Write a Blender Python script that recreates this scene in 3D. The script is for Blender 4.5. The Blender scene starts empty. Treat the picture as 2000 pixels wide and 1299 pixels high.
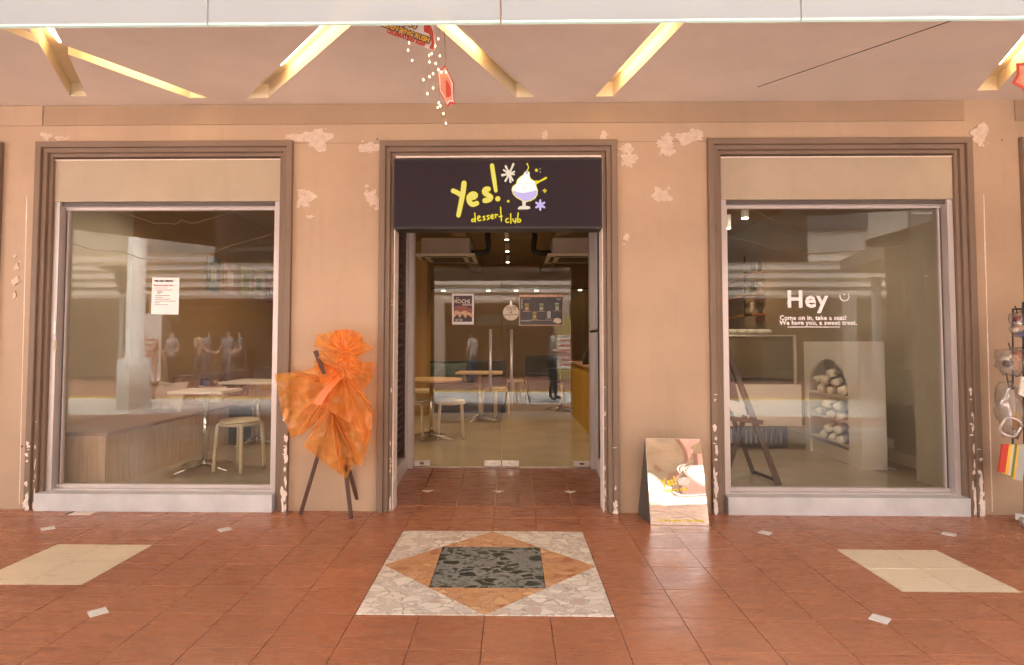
import bpy, bmesh, math, random
from mathutils import Vector, Matrix, noise
R = random.Random(7)
SC = bpy.context.scene
COL = SC.collection

# ------------------------------------------------------------------ camera
F, CH, CD = 1138.85, 1.2556, 4.3755
PT, YW, RL, SX, SY = .0406, .0166, .0009, -20.96, -26.86
_cp, _sp, _cy, _sy = math.cos(PT), math.sin(PT), math.cos(YW), math.sin(YW)
right = Vector((_cy, _sy, 0))
fwd = Vector((-_sy*_cp, _cy*_cp, _sp))
up = right.cross(fwd)
CAMP = Vector((0, -CD, CH))
cam = bpy.data.objects.new('camera', bpy.data.cameras.new('camera'))
COL.objects.link(cam)
r2 = right*math.cos(RL) + up*math.sin(RL)
u2 = -right*math.sin(RL) + up*math.cos(RL)
m = Matrix((r2, u2, -fwd)).transposed().to_4x4()
m.translation = CAMP
cam.matrix_world = m
cam.data.sensor_width = 36
cam.data.lens = F/2000*36
cam.data.shift_x = -SX/2000
cam.data.shift_y = SY/2000
cam.data.clip_start = .05
cam.data.clip_end = 500
SC.camera = cam

def ray(px, py):
    return fwd + r2*((px-1000-SX)/F) - u2*((py-649.5-SY)/F)
def aty(px, py, Y):
    d = ray(px, py); return CAMP + d*((Y+CD)/d.y)
def onz(px, py, Z=0.):
    d = ray(px, py); return CAMP + d*((Z-CH)/d.z)
def onx(px, py, X):
    d = ray(px, py); return CAMP + d*(X/d.x)

# ------------------------------------------------------------------ world, sun, exposure
w = bpy.data.worlds.new('World'); SC.world = w; w.use_nodes = True
nt = w.node_tree; bg = nt.nodes['Background']
sky = nt.nodes.new('ShaderNodeTexSky'); sky.sky_type = 'NISHITA'; sky.sun_disc = False
SUN_EL, SUN_AZ = math.radians(66), math.radians(15)
sky.sun_elevation = SUN_EL; sky.sun_rotation = SUN_AZ
sky.dust_density = 3.0; sky.air_density = 1.0
hs = nt.nodes.new('ShaderNodeHueSaturation'); hs.inputs['Saturation'].default_value = .35
wm = nt.nodes.new('ShaderNodeMix'); wm.data_type = 'RGBA'; wm.blend_type = 'MULTIPLY'
wm.inputs[0].default_value = 1; wm.inputs[7].default_value = (1.0, 1.0, 1.0, 1)
nt.links.new(sky.outputs[0], hs.inputs['Color']); nt.links.new(hs.outputs[0], wm.inputs[6])
nt.links.new(wm.outputs[2], bg.inputs[0]); bg.inputs[1].default_value = .15
sl = bpy.data.lights.new('sun', 'SUN'); sl.energy = 1.5; sl.angle = math.radians(14); sl.color = (1, .96, .91)
so = bpy.data.objects.new('sun', sl); COL.objects.link(so)
sd = Vector((math.sin(SUN_AZ)*math.cos(SUN_EL), math.cos(SUN_AZ)*math.cos(SUN_EL), math.sin(SUN_EL)))
so.rotation_euler = sd.to_track_quat('Z', 'Y').to_euler(); so.location = (0, 0, 30)
SC.view_settings.view_transform = 'Standard'
SC.view_settings.look = 'None'
SC.view_settings.exposure = 3.95
SC.view_settings.gamma = 1
SC.cycles.max_bounces = 10; SC.cycles.transparent_max_bounces = 16
SC.cycles.use_denoising = True
SC.cycles.sample_clamp_indirect = 6

# ------------------------------------------------------------------ materials
def lin(h):
    if isinstance(h, str):
        c = [int(h[i:i+2], 16)/255 for i in (0, 2, 4)]
        return tuple((x/12.92 if x <= .04045 else ((x+.055)/1.055)**2.4) for x in c) + (1,)
    return tuple(h)+(1,) if len(h) == 3 else tuple(h)
_M = {}
def nodes(name):
    mt = bpy.data.materials.new(name); mt.use_nodes = True
    return mt, mt.node_tree, mt.node_tree.nodes['Principled BSDF']
def N(nt, t, **k):
    n = nt.nodes.new('ShaderNode'+t)
    for a, b in k.items():
        if a.startswith('i_'): n.inputs[int(a[2:]) if a[2:].isdigit() else a[2:]].default_value = b
        else: setattr(n, a, b)
    return n
def pos(nt, scale=(1, 1, 1)):
    g = N(nt, 'NewGeometry'); mp = N(nt, 'Mapping'); mp.inputs['Scale'].default_value = scale
    nt.links.new(g.outputs['Position'], mp.inputs['Vector']); return mp.outputs[0]
def ramp(nt, src, stops):
    r = N(nt, 'ValToRGB'); e = r.color_ramp.elements
    e[0].position, e[0].color = stops[0][0], lin(stops[0][1])
    e[1].position, e[1].color = stops[-1][0], lin(stops[-1][1])
    for p, c in stops[1:-1]:
        x = e.new(p); x.color = lin(c)
    nt.links.new(src, r.inputs[0]); return r.outputs[0]
def mixc(nt, fac, a, b, mode='MIX'):
    x = N(nt, 'Mix', data_type='RGBA', blend_type=mode)
    for s, v in ((0, fac), (6, a), (7, b)):
        if hasattr(v, 'is_linked') or hasattr(v, 'links'): nt.links.new(v, x.inputs[s])
        else: x.inputs[s].default_value = v if s == 0 else lin(v)
    return x.outputs[2]
def noisef(nt, vec, scale, detail=6, rough=.6, dist=0):
    n = N(nt, 'TexNoise'); n.inputs['Scale'].default_value = scale; n.inputs['Detail'].default_value = detail
    n.inputs['Roughness'].default_value = rough; n.inputs['Distortion'].default_value = dist
    nt.links.new(vec, n.inputs['Vector']); return n.outputs['Fac']
def bump(nt, b, h, strength=.2, dist=.01):
    n = N(nt, 'Bump'); n.inputs['Strength'].default_value = strength; n.inputs['Distance'].default_value = dist
    nt.links.new(h, n.inputs['Height']); nt.links.new(n.outputs[0], b.inputs['Normal']); return n
def mat(name, col, rough=.6, var=.12, scale=3, bmp=.08, bscale=60, metal=0, spec=.5, stretch=(1, 1, 1), emit=None, es=0, coat=0):
    if name in _M: return _M[name]
    mt, nt, b = nodes(name)
    v = pos(nt, stretch)
    c = lin(col)
    f = noisef(nt, v, scale)
    dk = tuple(x*(1-var) for x in c[:3]); lt = tuple(min(1, x*(1+var)) for x in c[:3])
    nt.links.new(ramp(nt, f, [(.3, dk), (.7, lt)]), b.inputs['Base Color'])
    b.inputs['Roughness'].default_value = rough; b.inputs['Metallic'].default_value = metal
    b.inputs['Specular IOR Level'].default_value = spec
    b.inputs['Coat Weight'].default_value = coat
    if bmp: bump(nt, b, noisef(nt, v, bscale, 3), bmp, .004)
    if emit:
        b.inputs['Emission Color'].default_value = lin(emit); b.inputs['Emission Strength'].default_value = es
    _M[name] = mt; return mt
def emis(name, col, s):
    if name in _M: return _M[name]
    mt, nt, b = nodes(name)
    b.inputs['Base Color'].default_value = lin((.03, .03, .03)); b.inputs['Specular IOR Level'].default_value = .1; b.inputs['Emission Color'].default_value = lin(col)
    b.inputs['Emission Strength'].default_value = s; _M[name] = mt; return mt

def glass(name, tint=(.93, .95, .92), k=1.5, base=.05, milk=0., milkcol=(.9, .9, .9), wob=.0):
    mt = bpy.data.materials.new(name); mt.use_nodes = True; nt = mt.node_tree
    nt.nodes.remove(nt.nodes['Principled BSDF']); out = nt.nodes['Material Output']
    g = N(nt, 'NewGeometry'); d = N(nt, 'VectorMath', operation='DOT_PRODUCT')
    nt.links.new(g.outputs['Incoming'], d.inputs[0]); nt.links.new(g.outputs['Normal'], d.inputs[1])
    a = N(nt, 'Math', operation='ABSOLUTE'); nt.links.new(d.outputs['Value'], a.inputs[0])
    s = N(nt, 'Math', operation='SUBTRACT'); s.inputs[0].default_value = 1; nt.links.new(a.outputs[0], s.inputs[1])
    p = N(nt, 'Math', operation='POWER'); nt.links.new(s.outputs[0], p.inputs[0]); p.inputs[1].default_value = 5
    q = N(nt, 'Math', operation='MULTIPLY_ADD', use_clamp=True); nt.links.new(p.outputs[0], q.inputs[0]); q.inputs[1].default_value = .9; q.inputs[2].default_value = base
    tr = N(nt, 'BsdfTransparent'); tr.inputs[0].default_value = lin(tint)
    gl = N(nt, 'BsdfGlossy'); gl.inputs['Roughness'].default_value = 0.0; gl.inputs['Color'].default_value = (1, 1, 1, 1)
    if wob:
        bp = N(nt, 'Bump'); bp.inputs['Strength'].default_value = wob; bp.inputs['Distance'].default_value = .02
        nt.links.new(noisef(nt, pos(nt), 1.3, 1), bp.inputs['Height']); nt.links.new(bp.outputs[0], gl.inputs['Normal'])
    mx = N(nt, 'MixShader'); nt.links.new(q.outputs[0], mx.inputs[0]); nt.links.new(tr.outputs[0], mx.inputs[1]); nt.links.new(gl.outputs[0], mx.inputs[2])
    last = mx
    if milk:
        df = N(nt, 'BsdfDiffuse'); df.inputs[0].default_value = lin(milkcol)
        tl = N(nt, 'BsdfTranslucent'); tl.inputs[0].default_value = lin(milkcol)
        ad = N(nt, 'MixShader'); ad.inputs[0].default_value = .45; nt.links.new(df.outputs[0], ad.inputs[1]); nt.links.new(tl.outputs[0], ad.inputs[2])
        m2 = N(nt, 'MixShader'); m2.inputs[0].default_value = milk
        nt.links.new(mx.outputs[0], m2.inputs[1]); nt.links.new(ad.outputs[0], m2.inputs[2]); last = m2
    nt.links.new(last.outputs[0], out.inputs[0]); _M[name] = mt; return mt

def wallpaint(name, col, patchcol, grime=.10):
    mt, nt, b = nodes(name)
    v = pos(nt)
    f1 = noisef(nt, v, 1.1, 5, .6); f2 = noisef(nt, v, 9, 7, .7); f3 = noisef(nt, pos(nt, (6, 6, .7)), 3, 6, .7)
    c = lin(col)[:3]
    base = ramp(nt, f1, [(.3, tuple(x*.9 for x in c)), (.7, tuple(min(1, x*1.08) for x in c))])
    b2 = mixc(nt, ramp(nt, f2, [(.55, (0, 0, 0)), (.85, (grime*2.2,)*3)]), base, tuple(x*.55 for x in c))
    f4 = noisef(nt, pos(nt, (5, 5, .35)), 2.2, 5, .65)
    b2 = mixc(nt, ramp(nt, f4, [(.56, (0, 0, 0)), (.80, (grime*2.6,)*3)]), b2, tuple(x*.62 for x in c))
    b3 = mixc(nt, ramp(nt, f3, [(.58, (0, 0, 0)), (.9, (grime*3,)*3)]), b2, patchcol)
    # low scuffing near the ground
    nt.links.new(b3, b.inputs['Base Color']); b.inputs['Roughness'].default_value = .55
    b.inputs['Specular IOR Level'].default_value = .35
    bump(nt, b, noisef(nt, v, 26, 6, .7), .16, .006)
    _M[name] = mt; return mt

def tilemat(name, a, bcol, streak, rough=.26):
    mt, nt, b = nodes(name)
    oi = N(nt, 'ObjectInfo')
    v = pos(nt, (1.6, 9, 1))
    off = N(nt, 'VectorMath', operation='MULTIPLY_ADD'); nt.links.new(oi.outputs['Random'], off.inputs[1]); 
    cx = N(nt, 'CombineXYZ'); nt.links.new(oi.outputs['Random'], cx.inputs[0]); nt.links.new(oi.outputs['Random'], cx.inputs[2])
    ad = N(nt, 'VectorMath', operation='ADD'); sc = N(nt, 'VectorMath', operation='SCALE'); sc.inputs['Scale'].default_value = 17
    nt.links.new(cx.outputs[0], sc.inputs[0]); nt.links.new(v, ad.inputs[0]); nt.links.new(sc.outputs[0], ad.inputs[1])
    nt.nodes.remove(off)
    vv = ad.outputs[0]
    f1 = noisef(nt, vv, 3.2, 8, .75, .3); f2 = noisef(nt, pos(nt), 1.3, 4); f3 = noisef(nt, vv, 16, 6, .8)
    base = ramp(nt, f2, [(.3, a), (.7, bcol)])
    rnd = ramp(nt, oi.outputs['Random'], [(0, (.91, .91, .91)), (1, (1.0, 1.0, 1.0))])
    base = mixc(nt, 1.0, base, rnd, 'MULTIPLY')
    c1 = mixc(nt, ramp(nt, f1, [(.5, (0, 0, 0)), (.66, (.55, .55, .55))]), base, streak)
    c2 = mixc(nt, ramp(nt, f3, [(.55, (0, 0, 0)), (.75, (.5, .5, .5))]), c1, streak)
    f5 = noisef(nt, pos(nt, (1, .8, 1)), 7, 8, .78, .5)
    c2 = mixc(nt, ramp(nt, f5, [(.60, (0, 0, 0)), (.72, (.35, .35, .35))]), c2, streak)
    nt.links.new(c2, b.inputs['Base Color'])
    rr = ramp(nt, f1, [(.35, (rough*.8,)*3), (.7, (rough*1.5,)*3)])
    nt.links.new(rr, b.inputs['Roughness'])
    b.inputs['Specular IOR Level'].default_value = .36
    bump(nt, b, noisef(nt, pos(nt, (1, 5, 1)), 30, 5, .7), .22, .003)
    _M[name] = mt; return mt

def terrazzo(name, bg_, stones, vein, scale, edge=.06):
    mt, nt, b = nodes(name)
    v = pos(nt)
    nz = N(nt, 'TexNoise'); nz.inputs['Scale'].default_value = 12; nt.links.new(v, nz.inputs['Vector'])
    sc = N(nt, 'VectorMath', operation='SCALE'); sc.inputs['Scale'].default_value = .07; nt.links.new(nz.outputs['Color'], sc.inputs[0])
    ad = N(nt, 'VectorMath', operation='ADD'); nt.links.new(v, ad.inputs[0]); nt.links.new(sc.outputs[0], ad.inputs[1])
    mp = N(nt, 'Mapping'); mp.inputs['Scale'].default_value = (1, 1.5, 0.001); nt.links.new(ad.outputs[0], mp.inputs[0])
    vo = N(nt, 'TexVoronoi'); vo.inputs['Scale'].default_value = scale; nt.links.new(mp.outputs[0], vo.inputs['Vector'])
    ve = N(nt, 'TexVoronoi', feature='DISTANCE_TO_EDGE'); ve.inputs['Scale'].default_value = scale; nt.links.new(mp.outputs[0], ve.inputs['Vector'])
    vs = N(nt, 'TexVoronoi'); vs.inputs['Scale'].default_value = scale*4; nt.links.new(mp.outputs[0], vs.inputs['Vector'])
    sp = N(nt, 'SeparateColor'); nt.links.new(vo.outputs['Color'], sp.inputs[0])
    st = ramp(nt, sp.outputs[0], stones)
    sp2 = N(nt, 'SeparateColor'); nt.links.new(vs.outputs['Color'], sp2.inputs[0])
    small = ramp(nt, sp2.outputs[1], [(0, bg_), (.6, bg_), (1, stones[len(stones)//2][1])])
    # only some cells are big stones
    sel = N(nt, 'Math', operation='GREATER_THAN'); nt.links.new(sp.outputs[1], sel.inputs[0]); sel.inputs[1].default_value = .42
    thr = N(nt, 'Math', operation='GREATER_THAN'); nt.links.new(ve.outputs['Distance'], thr.inputs[0]); thr.inputs[1].default_value = edge
    mul = N(nt, 'Math', operation='MULTIPLY'); nt.links.new(sel.outputs[0], mul.inputs[0]); nt.links.new(thr.outputs[0], mul.inputs[1])
    c = mixc(nt, mul.outputs[0], small, st)
    l = noisef(nt, v, 22, 5, .7)
    veinm = ramp(nt, ve.outputs['Distance'], [(.0, (.8, .8, .8)), (edge*.8, (0, 0, 0))])
    c = mixc(nt, mixc(nt, 1., veinm, ramp(nt, l, [(.4, (0, 0, 0)), (.62, (1, 1, 1))]), 'MULTIPLY'), c, vein)
    nt.links.new(c, b.inputs['Base Color']); b.inputs['Roughness'].default_value = .32
    _M[name] = mt; return mt

M = {}
M['wall'] = wallpaint('peach wall paint', (.455, .315, .21), (.54, .41, .31))
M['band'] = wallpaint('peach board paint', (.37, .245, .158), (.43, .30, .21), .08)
M['panel'] = wallpaint('cream board', (.42, .335, .24), (.44, .35, .25), .05)
M['trim'] = wallpaint('brown moulding paint', (.21, .142, .100), (.28, .21, .165), .10)
M['chip'] = mat('bare white plaster', (.78, .66, .58), .85, .12, 30, .5, 60)
M['plaster'] = mat('rough wall filler', (.60, .465, .37), .9, .16, 25, .9, 70)
M['ceil'] = wallpaint('soffit paint', (.73, .605, .505), (.73, .605, .505), .06)
M['slot'] = mat('cream slot paint', (.78, .64, .42), .6, .05, 4, .05)
M['alu'] = mat('aluminium frame', (.52, .46, .44), .42, .1, 3, .05, 40, .35, stretch=(1, 1, .3))
M['alud'] = mat('dark frame channel', (.10, .08, .07), .5, .2, 4, .05)
M['gasket'] = mat('dark gasket', (.03, .025, .022), .6)
M['sill'] = mat('pale sill stone', (.55, .53, .53), .6, .14, 5, .2, 50)
M['tile'] = tilemat('terracotta tile', (.40, .150, .072), (.48, .188, .092), (.20, .085, .06))
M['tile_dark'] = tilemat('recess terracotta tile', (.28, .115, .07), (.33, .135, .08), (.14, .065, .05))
M['beige'] = tilemat('beige tile', (.78, .62, .42), (.83, .67, .46), (.70, .54, .36), .3)
M['grout'] = mat('dark grout', (.15, .075, .05), .9, .3, 20)
M['lozenge'] = mat('white lozenge tile', (.74, .68, .60), .4, .15, 40)
M['tw'] = terrazzo('white marble chips', (.66, .55, .44), [(0, (.80, .69, .55)), (.5, (.88, .80, .68)), (1, (.58, .42, .31))], (.16, .11, .08), 13, .07)
M['to'] = terrazzo('orange marble chips', (.62, .34, .17), [(0, (.42, .13, .05)), (.4, (.70, .42, .24)), (.8, (.58, .25, .08)), (1, (.80, .55, .30))], (.30, .11, .05), 14, .08)
M['tg'] = terrazzo('green marble chips', (.23, .23, .205), [(0, (.012, .016, .012)), (.5, (.035, .045, .034)), (1, (.018, .022, .018))], (.34, .34, .30), 12, .10)
M['glass'] = glass('shop glass', (.90, .89, .86), base=.020, milk=.012, milkcol=(.8, .76, .7))
M['doorglass'] = glass('door glass', (.90, .88, .84), base=.020, milk=.004, milkcol=(.8, .74, .66))
M['fascia'] = glass('fascia glass', (.75, .8, .78), base=.35, milk=.33, milkcol=(.74, .80, .85))
M['frost'] = glass('frosted fascia band', (.75, .8, .78), base=.45, milk=.7, milkcol=(.66, .71, .75))
M['edge'] = mat('green glass edge', (.62, .85, .76), .2, .05, emit=None)
M['caseglass'] = glass('display glass', (.8, .82, .78), base=.05)
M['black'] = mat('black plastic', (.02, .018, .018), .45)
M['signface'] = mat('dark lit sign face', (.022, .015, .019), .55, .05, 2, 0, spec=.15, emit=(.10, .062, .066), es=.008)
M['yel'] = emis('lit yellow', (1, .80, .02), .056)
M['yel2'] = emis('lit light yellow', (1, .80, .16), .056)
M['cream_l'] = emis('lit cream', (1, .82, .62), .056)
M['white_l'] = emis('lit white', (1, .97, .92), .065)
M['lil'] = emis('lit lilac', (.72, .56, .95), .056)
M['steel'] = mat('brushed steel', (.66, .61, .57), .36, .08, 20, .05, 80, .55)
M['chrome'] = mat('chrome', (.75, .74, .72), .12, .04, 20, 0, 80, 1)
M['wooddk'] = mat('dark stained wood', (.075, .035, .025), .5, .3, 12, .2, 60, stretch=(4, 4, .6))
M['woodlt'] = mat('pale laminate', (.66, .50, .37), .5, .16, 9, .05, 60, stretch=(5, 5, .35))
M['woodor'] = mat('shelf wood with painted glow', (.75, .38, .09), .5, .15, 9)  # orange glow of shelf lighting put into the wood colour
M['tabletop'] = mat('oak table top', (.50, .35, .19), .5, .1, 9)
M['bench_top'] = mat('brown bench top', (.40, .26, .20), .55, .15, 9, stretch=(4, .6, 1))
M['cream'] = mat('cream plastic', (.66, .58, .44), .4, .05, 3, .03)
M['white'] = mat('off white paint', (.84, .82, .77), .5, .05, 2, .04)
M['iwall'] = wallpaint('interior ochre wall', (.42, .265, .12), (.46, .30, .15), .03)
M['iwallw'] = wallpaint('interior cream wall', (.48, .42, .33), (.50, .44, .35), .03)
M['iceil'] = mat('interior ceiling', (.42, .31, .19), .8, .1, 2)
M['ifloor'] = mat('interior grey floor', (.43, .365, .28), .22, .12, 2.2, .03, 30)
M['mustard'] = mat('mustard counter', (.50, .30, .04), .5, .08, 3)
M['sofa'] = mat('dark sofa fabric', (.025, .03, .035), .9, .3, 30, .3, 120)
M['teal'] = mat('teal patterned cushion', (.06, .13, .14), .9, .5, 60, .3, 120)
M['cush1'] = mat('pale quilted cushion', (.56, .47, .42), .9, .15, 14, .6, 22)
M['cush2'] = mat('patterned brown cushion', (.16, .09, .07), .9, .7, 30, .4, 60)
M['cush3'] = mat('yellow cushion', (.45, .27, .04), .9, .2, 14, .4, 40)
M['bluebox'] = mat('blue cloth box', (.10, .10, .26), .7, .2, 20)
M['roll'] = mat('cream rolled cushion', (.80, .74, .63), .9, .1, 12, .4, 24)
M['paper'] = mat('white paper', (.78, .74, .72), .7, .04, 5, .03)
M['ink'] = mat('dark ink', (.06, .05, .05), .7)
M['redink'] = mat('red ink', (.55, .12, .08), .7)
M['vinyl'] = mat('white vinyl lettering', (.80, .76, .78), .5, .02, 2, 0)
M['pinkpaper'] = mat('pinkish poster', (.50, .30, .24), .6, .2, 9)
M['bluep'] = mat('blue grey poster', (.12, .14, .18), .6, .5, 9)
M['yelp'] = mat('yellow poster', (.42, .34, .12), .6, .2, 9)
M['beigep'] = mat('beige poster', (.46, .36, .24), .6, .2, 9)
M['redp'] = mat('red poster', (.30, .06, .06), .6, .4, 6)
M['concrete'] = mat('street paving', (.58, .54, .50), .55, .2, 1.2, .1, 30)
M['street_red'] = mat('red paving band', (.34, .17, .12), .5, .2, 3)
M['yline'] = mat('yellow line', (.75, .48, .10), .6)
M['opp'] = wallpaint('opposite render', (.42, .36, .30), (.35, .3, .25), .1)
M['louvre'] = mat('cream louvre', (.55, .46, .38), .6, .06)
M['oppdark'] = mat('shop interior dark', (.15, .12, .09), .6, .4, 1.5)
M['oppglass'] = mat('dark window glass', (.06, .06, .06), .08, .3, 1)
M['skin'] = mat('skin', (.55, .33, .24), .6)
M['hair'] = mat('black hair', (.035, .028, .022), .6)

def plastic_wrap():
    mt = bpy.data.materials.new('orange wrapping film'); mt.use_nodes = True; nt = mt.node_tree
    b = nt.nodes['Principled BSDF']; out = nt.nodes['Material Output']
    v = pos(nt)
    f = noisef(nt, v, 5, 5, .6, .8)
    colr = ramp(nt, f, [(.2, (1.0, .44, .10)), (.8, (1.0, .49, .13))])
    nt.links.new(colr, b.inputs['Base Color']); b.inputs['Roughness'].default_value = .32
    b.inputs['Specular IOR Level'].default_value = .5; b.inputs['Coat Weight'].default_value = .8; b.inputs['Coat Roughness'].default_value = .12
    bp = N(nt, 'Bump'); bp.inputs['Strength'].default_value = .14; bp.inputs['Distance'].default_value = .03
    nt.links.new(noisef(nt, v, 7, 3, .5, 1.6), bp.inputs['Height']); nt.links.new(bp.outputs[0], b.inputs['Normal'])
    tl = N(nt, 'BsdfTranslucent'); nt.links.new(colr, tl.inputs[0])
    nt.links.new(bp.outputs[0], tl.inputs['Normal'])
    tp = N(nt, 'BsdfTransparent'); tp.inputs[0].default_value = (1, .62, .34, 1)
    m1 = N(nt, 'MixShader'); m1.inputs[0].default_value = .42; nt.links.new(b.outputs[0], m1.inputs[1]); nt.links.new(tl.outputs[0], m1.inputs[2])
    m2 = N(nt, 'MixShader'); lw = N(nt, 'LayerWeight'); lw.inputs[0].default_value = .5; mr = N(nt, 'MapRange'); mr.inputs['To Min'].default_value = .66; mr.inputs['To Max'].default_value = .05
    nt.links.new(lw.outputs['Facing'], mr.inputs['Value']); nt.links.new(mr.outputs[0], m2.inputs[0]); nt.links.new(m1.outputs[0], m2.inputs[1]); nt.links.new(tp.outputs[0], m2.inputs[2])
    nt.links.new(m2.outputs[0], out.inputs[0]); return mt
M['wrap'] = plastic_wrap()
def mirrormat():
    mt, nt, b = nodes('gold tinted mirror acrylic')
    b.inputs['Metallic'].default_value = 1; b.inputs['Roughness'].default_value = .015
    b.inputs['Base Color'].default_value = (.86, .80, .72, 1)
    bp = N(nt, 'Bump'); bp.inputs['Strength'].default_value = .20; bp.inputs['Distance'].default_value = .05
    nt.links.new(noisef(nt, pos(nt, (.8, 1, 1.5)), 3.0, 0.0, .4, .0), bp.inputs['Height']); nt.links.new(bp.outputs[0], b.inputs['Normal'])
    return mt
M['mirror'] = mirrormat()
M['cling'] = glass('clear plastic bag', (.86, .86, .86), base=.12, milk=.14, milkcol=(.5, .48, .45), wob=.8)

# ------------------------------------------------------------------ builders
ORG = {}
def V(*a): return Vector(a)
class MB:
    def __init__(s): s.bm = bmesh.new()
    def box(s, a, b, bev=0, rot=None, about=None):
        (x0, y0, z0), (x1, y1, z1) = a, b
        x0, x1 = min(x0, x1), max(x0, x1); y0, y1 = min(y0, y1), max(y0, y1); z0, z1 = min(z0, z1), max(z0, z1)
        v = [s.bm.verts.new(c) for c in ((x0, y0, z0), (x1, y0, z0), (x1, y1, z0), (x0, y1, z0), (x0, y0, z1), (x1, y0, z1), (x1, y1, z1), (x0, y1, z1))]
        fs = [s.bm.faces.new([v[i] for i in q]) for q in ((3, 2, 1, 0), (4, 5, 6, 7), (0, 1, 5, 4), (1, 2, 6, 5), (2, 3, 7, 6), (3, 0, 4, 7))]
        if rot is not None:
            c = about or V((x0+x1)/2, (y0+y1)/2, (z0+z1)/2)
            for q in v: q.co = c + rot @ (q.co - c)
        if bev:
            bmesh.ops.bevel(s.bm, geom=list({e for f in fs for e in f.edges}), offset=bev, segments=2, profile=.7, affect='EDGES')
        return s
    def prism(s, pts, off):
        off = Vector(off); a = [s.bm.verts.new(p) for p in pts]; b = [s.bm.verts.new(Vector(p)+off) for p in pts]
        n = len(pts)
        f1 = s.bm.faces.new(a[::-1]); f2 = s.bm.faces.new(b)
        for i in range(n): s.bm.faces.new((a[i], a[(i+1) % n], b[(i+1) % n], b[i]))
        bmesh.ops.recalc_face_normals(s.bm, faces=s.bm.faces[:]); return s
    def tube(s, pts, r, seg=8, flat=None, cap=True, smooth=False):
        pts = [Vector(p) for p in pts]
        if smooth and len(pts) > 2: pts, r = catmull(pts, r)
        n = len(pts); rr = r if isinstance(r, (list, tuple)) else [r]*n
        rings = []; prev = None
        for i, p in enumerate(pts):
            t = (pts[min(i+1, n-1)] - pts[max(i-1, 0)]).normalized()
            if prev is None:
                a = t.cross(V(0, 1, 0) if abs(t.y) < .9 else V(1, 0, 0)).normalized()
            else:
                a = (prev - t*prev.dot(t)).normalized()
            prev = a; b = t.cross(a).normalized()
            rings.append((p, t, a, b, rr[i]))
        def ring(p, a, b, rad):
            out = []
            for k in range(seg):
                th = 2*math.pi*k/seg; o = a*(math.cos(th)*rad) + b*(math.sin(th)*rad)
                if flat is not None: o.y *= flat
                out.append(s.bm.verts.new(p+o))
            return out
        R_ = []
        if cap == 'round':
            p, t, a, b, q = rings[0]
            for k in (.92, .6): R_.append(ring(p - t*q*k, a, b, q*math.sqrt(1-k*k)))
        for p, t, a, b, q in rings: R_.append(ring(p, a, b, q))
        if cap == 'round':
            p, t, a, b, q = rings[-1]
            for k in (.6, .92): R_.append(ring(p + t*q*k, a, b, q*math.sqrt(1-k*k)))
        for i in range(len(R_)-1):
            for k in range(seg):
                s.bm.faces.new((R_[i][k], R_[i][(k+1) % seg], R_[i+1][(k+1) % seg], R_[i+1][k]))
        if cap:
            s.bm.faces.new(R_[0][::-1]); s.bm.faces.new(R_[-1])
        return s
    def lathe(s, prof, c=(0, 0, 0), seg=20):
        c = Vector(c); rings = []
        for r, z in prof:
            rings.append([s.bm.verts.new(c+V(r*math.cos(2*math.pi*k/seg), r*math.sin(2*math.pi*k/seg), z)) for k in range(seg)])
        for i in range(len(rings)-1):
            for k in range(seg):
                s.bm.faces.new((rings[i][k], rings[i][(k+1) % seg], rings[i+1][(k+1) % seg], rings[i+1][k]))
        s.bm.faces.new(rings[0][::-1]); s.bm.faces.new(rings[-1]); return s
    def ball(s, c, r, sub=2, scale=(1, 1, 1), nz=0, fr=3):
        q = bmesh.ops.create_icosphere(s.bm, subdivisions=sub, radius=1)
        for v in q['verts']:
            d = v.co.copy(); k = 1+nz*noise.noise(d*fr+Vector(c))
            v.co = Vector(c)+V(d.x*scale[0], d.y*scale[1], d.z*scale[2])*r*k
        return s
    def build(s, name, m_, parent=None, smooth=False, kind=None, label=None, recalc=True):
        if recalc: bmesh.ops.recalc_face_normals(s.bm, faces=s.bm.faces[:])
        me = bpy.data.meshes.new(name); s.bm.to_mesh(me); s.bm.free()
        me.materials.append(m_)
        return link(name, me, parent, smooth, kind, label)
def root_of(o):
    while o.parent: o = o.parent
    return o
def link(name, me, parent=None, smooth=False, kind=None, label=None):
    if parent is not None:
        o0 = ORG[root_of(parent).name]
        if o0.length: me.transform(Matrix.Translation(-o0))
    if smooth:
        for p in me.polygons: p.use_smooth = True
    o = bpy.data.objects.new(name, me); COL.objects.link(o)
    if parent is not None: o.parent = parent
    else: ORG[o.name] = V(0, 0, 0)
    if kind: o['kind'] = kind
    if label: o['label'] = label
    return o
def catmull(pts, r, k=5):
    n = len(pts); out = []; ro = []
    rr = r if isinstance(r, (list, tuple)) else [r]*n
    for i in range(n-1):
        p0, p1, p2, p3 = pts[max(i-1, 0)], pts[i], pts[i+1], pts[min(i+2, n-1)]
        for j in range(k):
            t = j/k
            out.append(.5*((2*p1)+(p2-p0)*t+(2*p0-5*p1+4*p2-p3)*t*t+(3*p1-p0-3*p2+p3)*t**3)); ro.append(rr[i]*(1-t)+rr[i+1]*t)
    out.append(pts[-1]); ro.append(rr[-1]); return out, ro
def thing(name, label, cat, loc=(0, 0, 0), group=None, kind=None):
    o = bpy.data.objects.new(name, None); COL.objects.link(o); o.location = loc; o.empty_display_size = .1
    ORG[o.name] = Vector(loc)
    if kind: o['kind'] = kind
    else: o['label'] = label; o['category'] = cat
    if group: o['group'] = group
    return o
def tag(o, label, cat, group=None):
    o['label'] = label; o['category'] = cat
    if group: o['group'] = group
    return o
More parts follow.
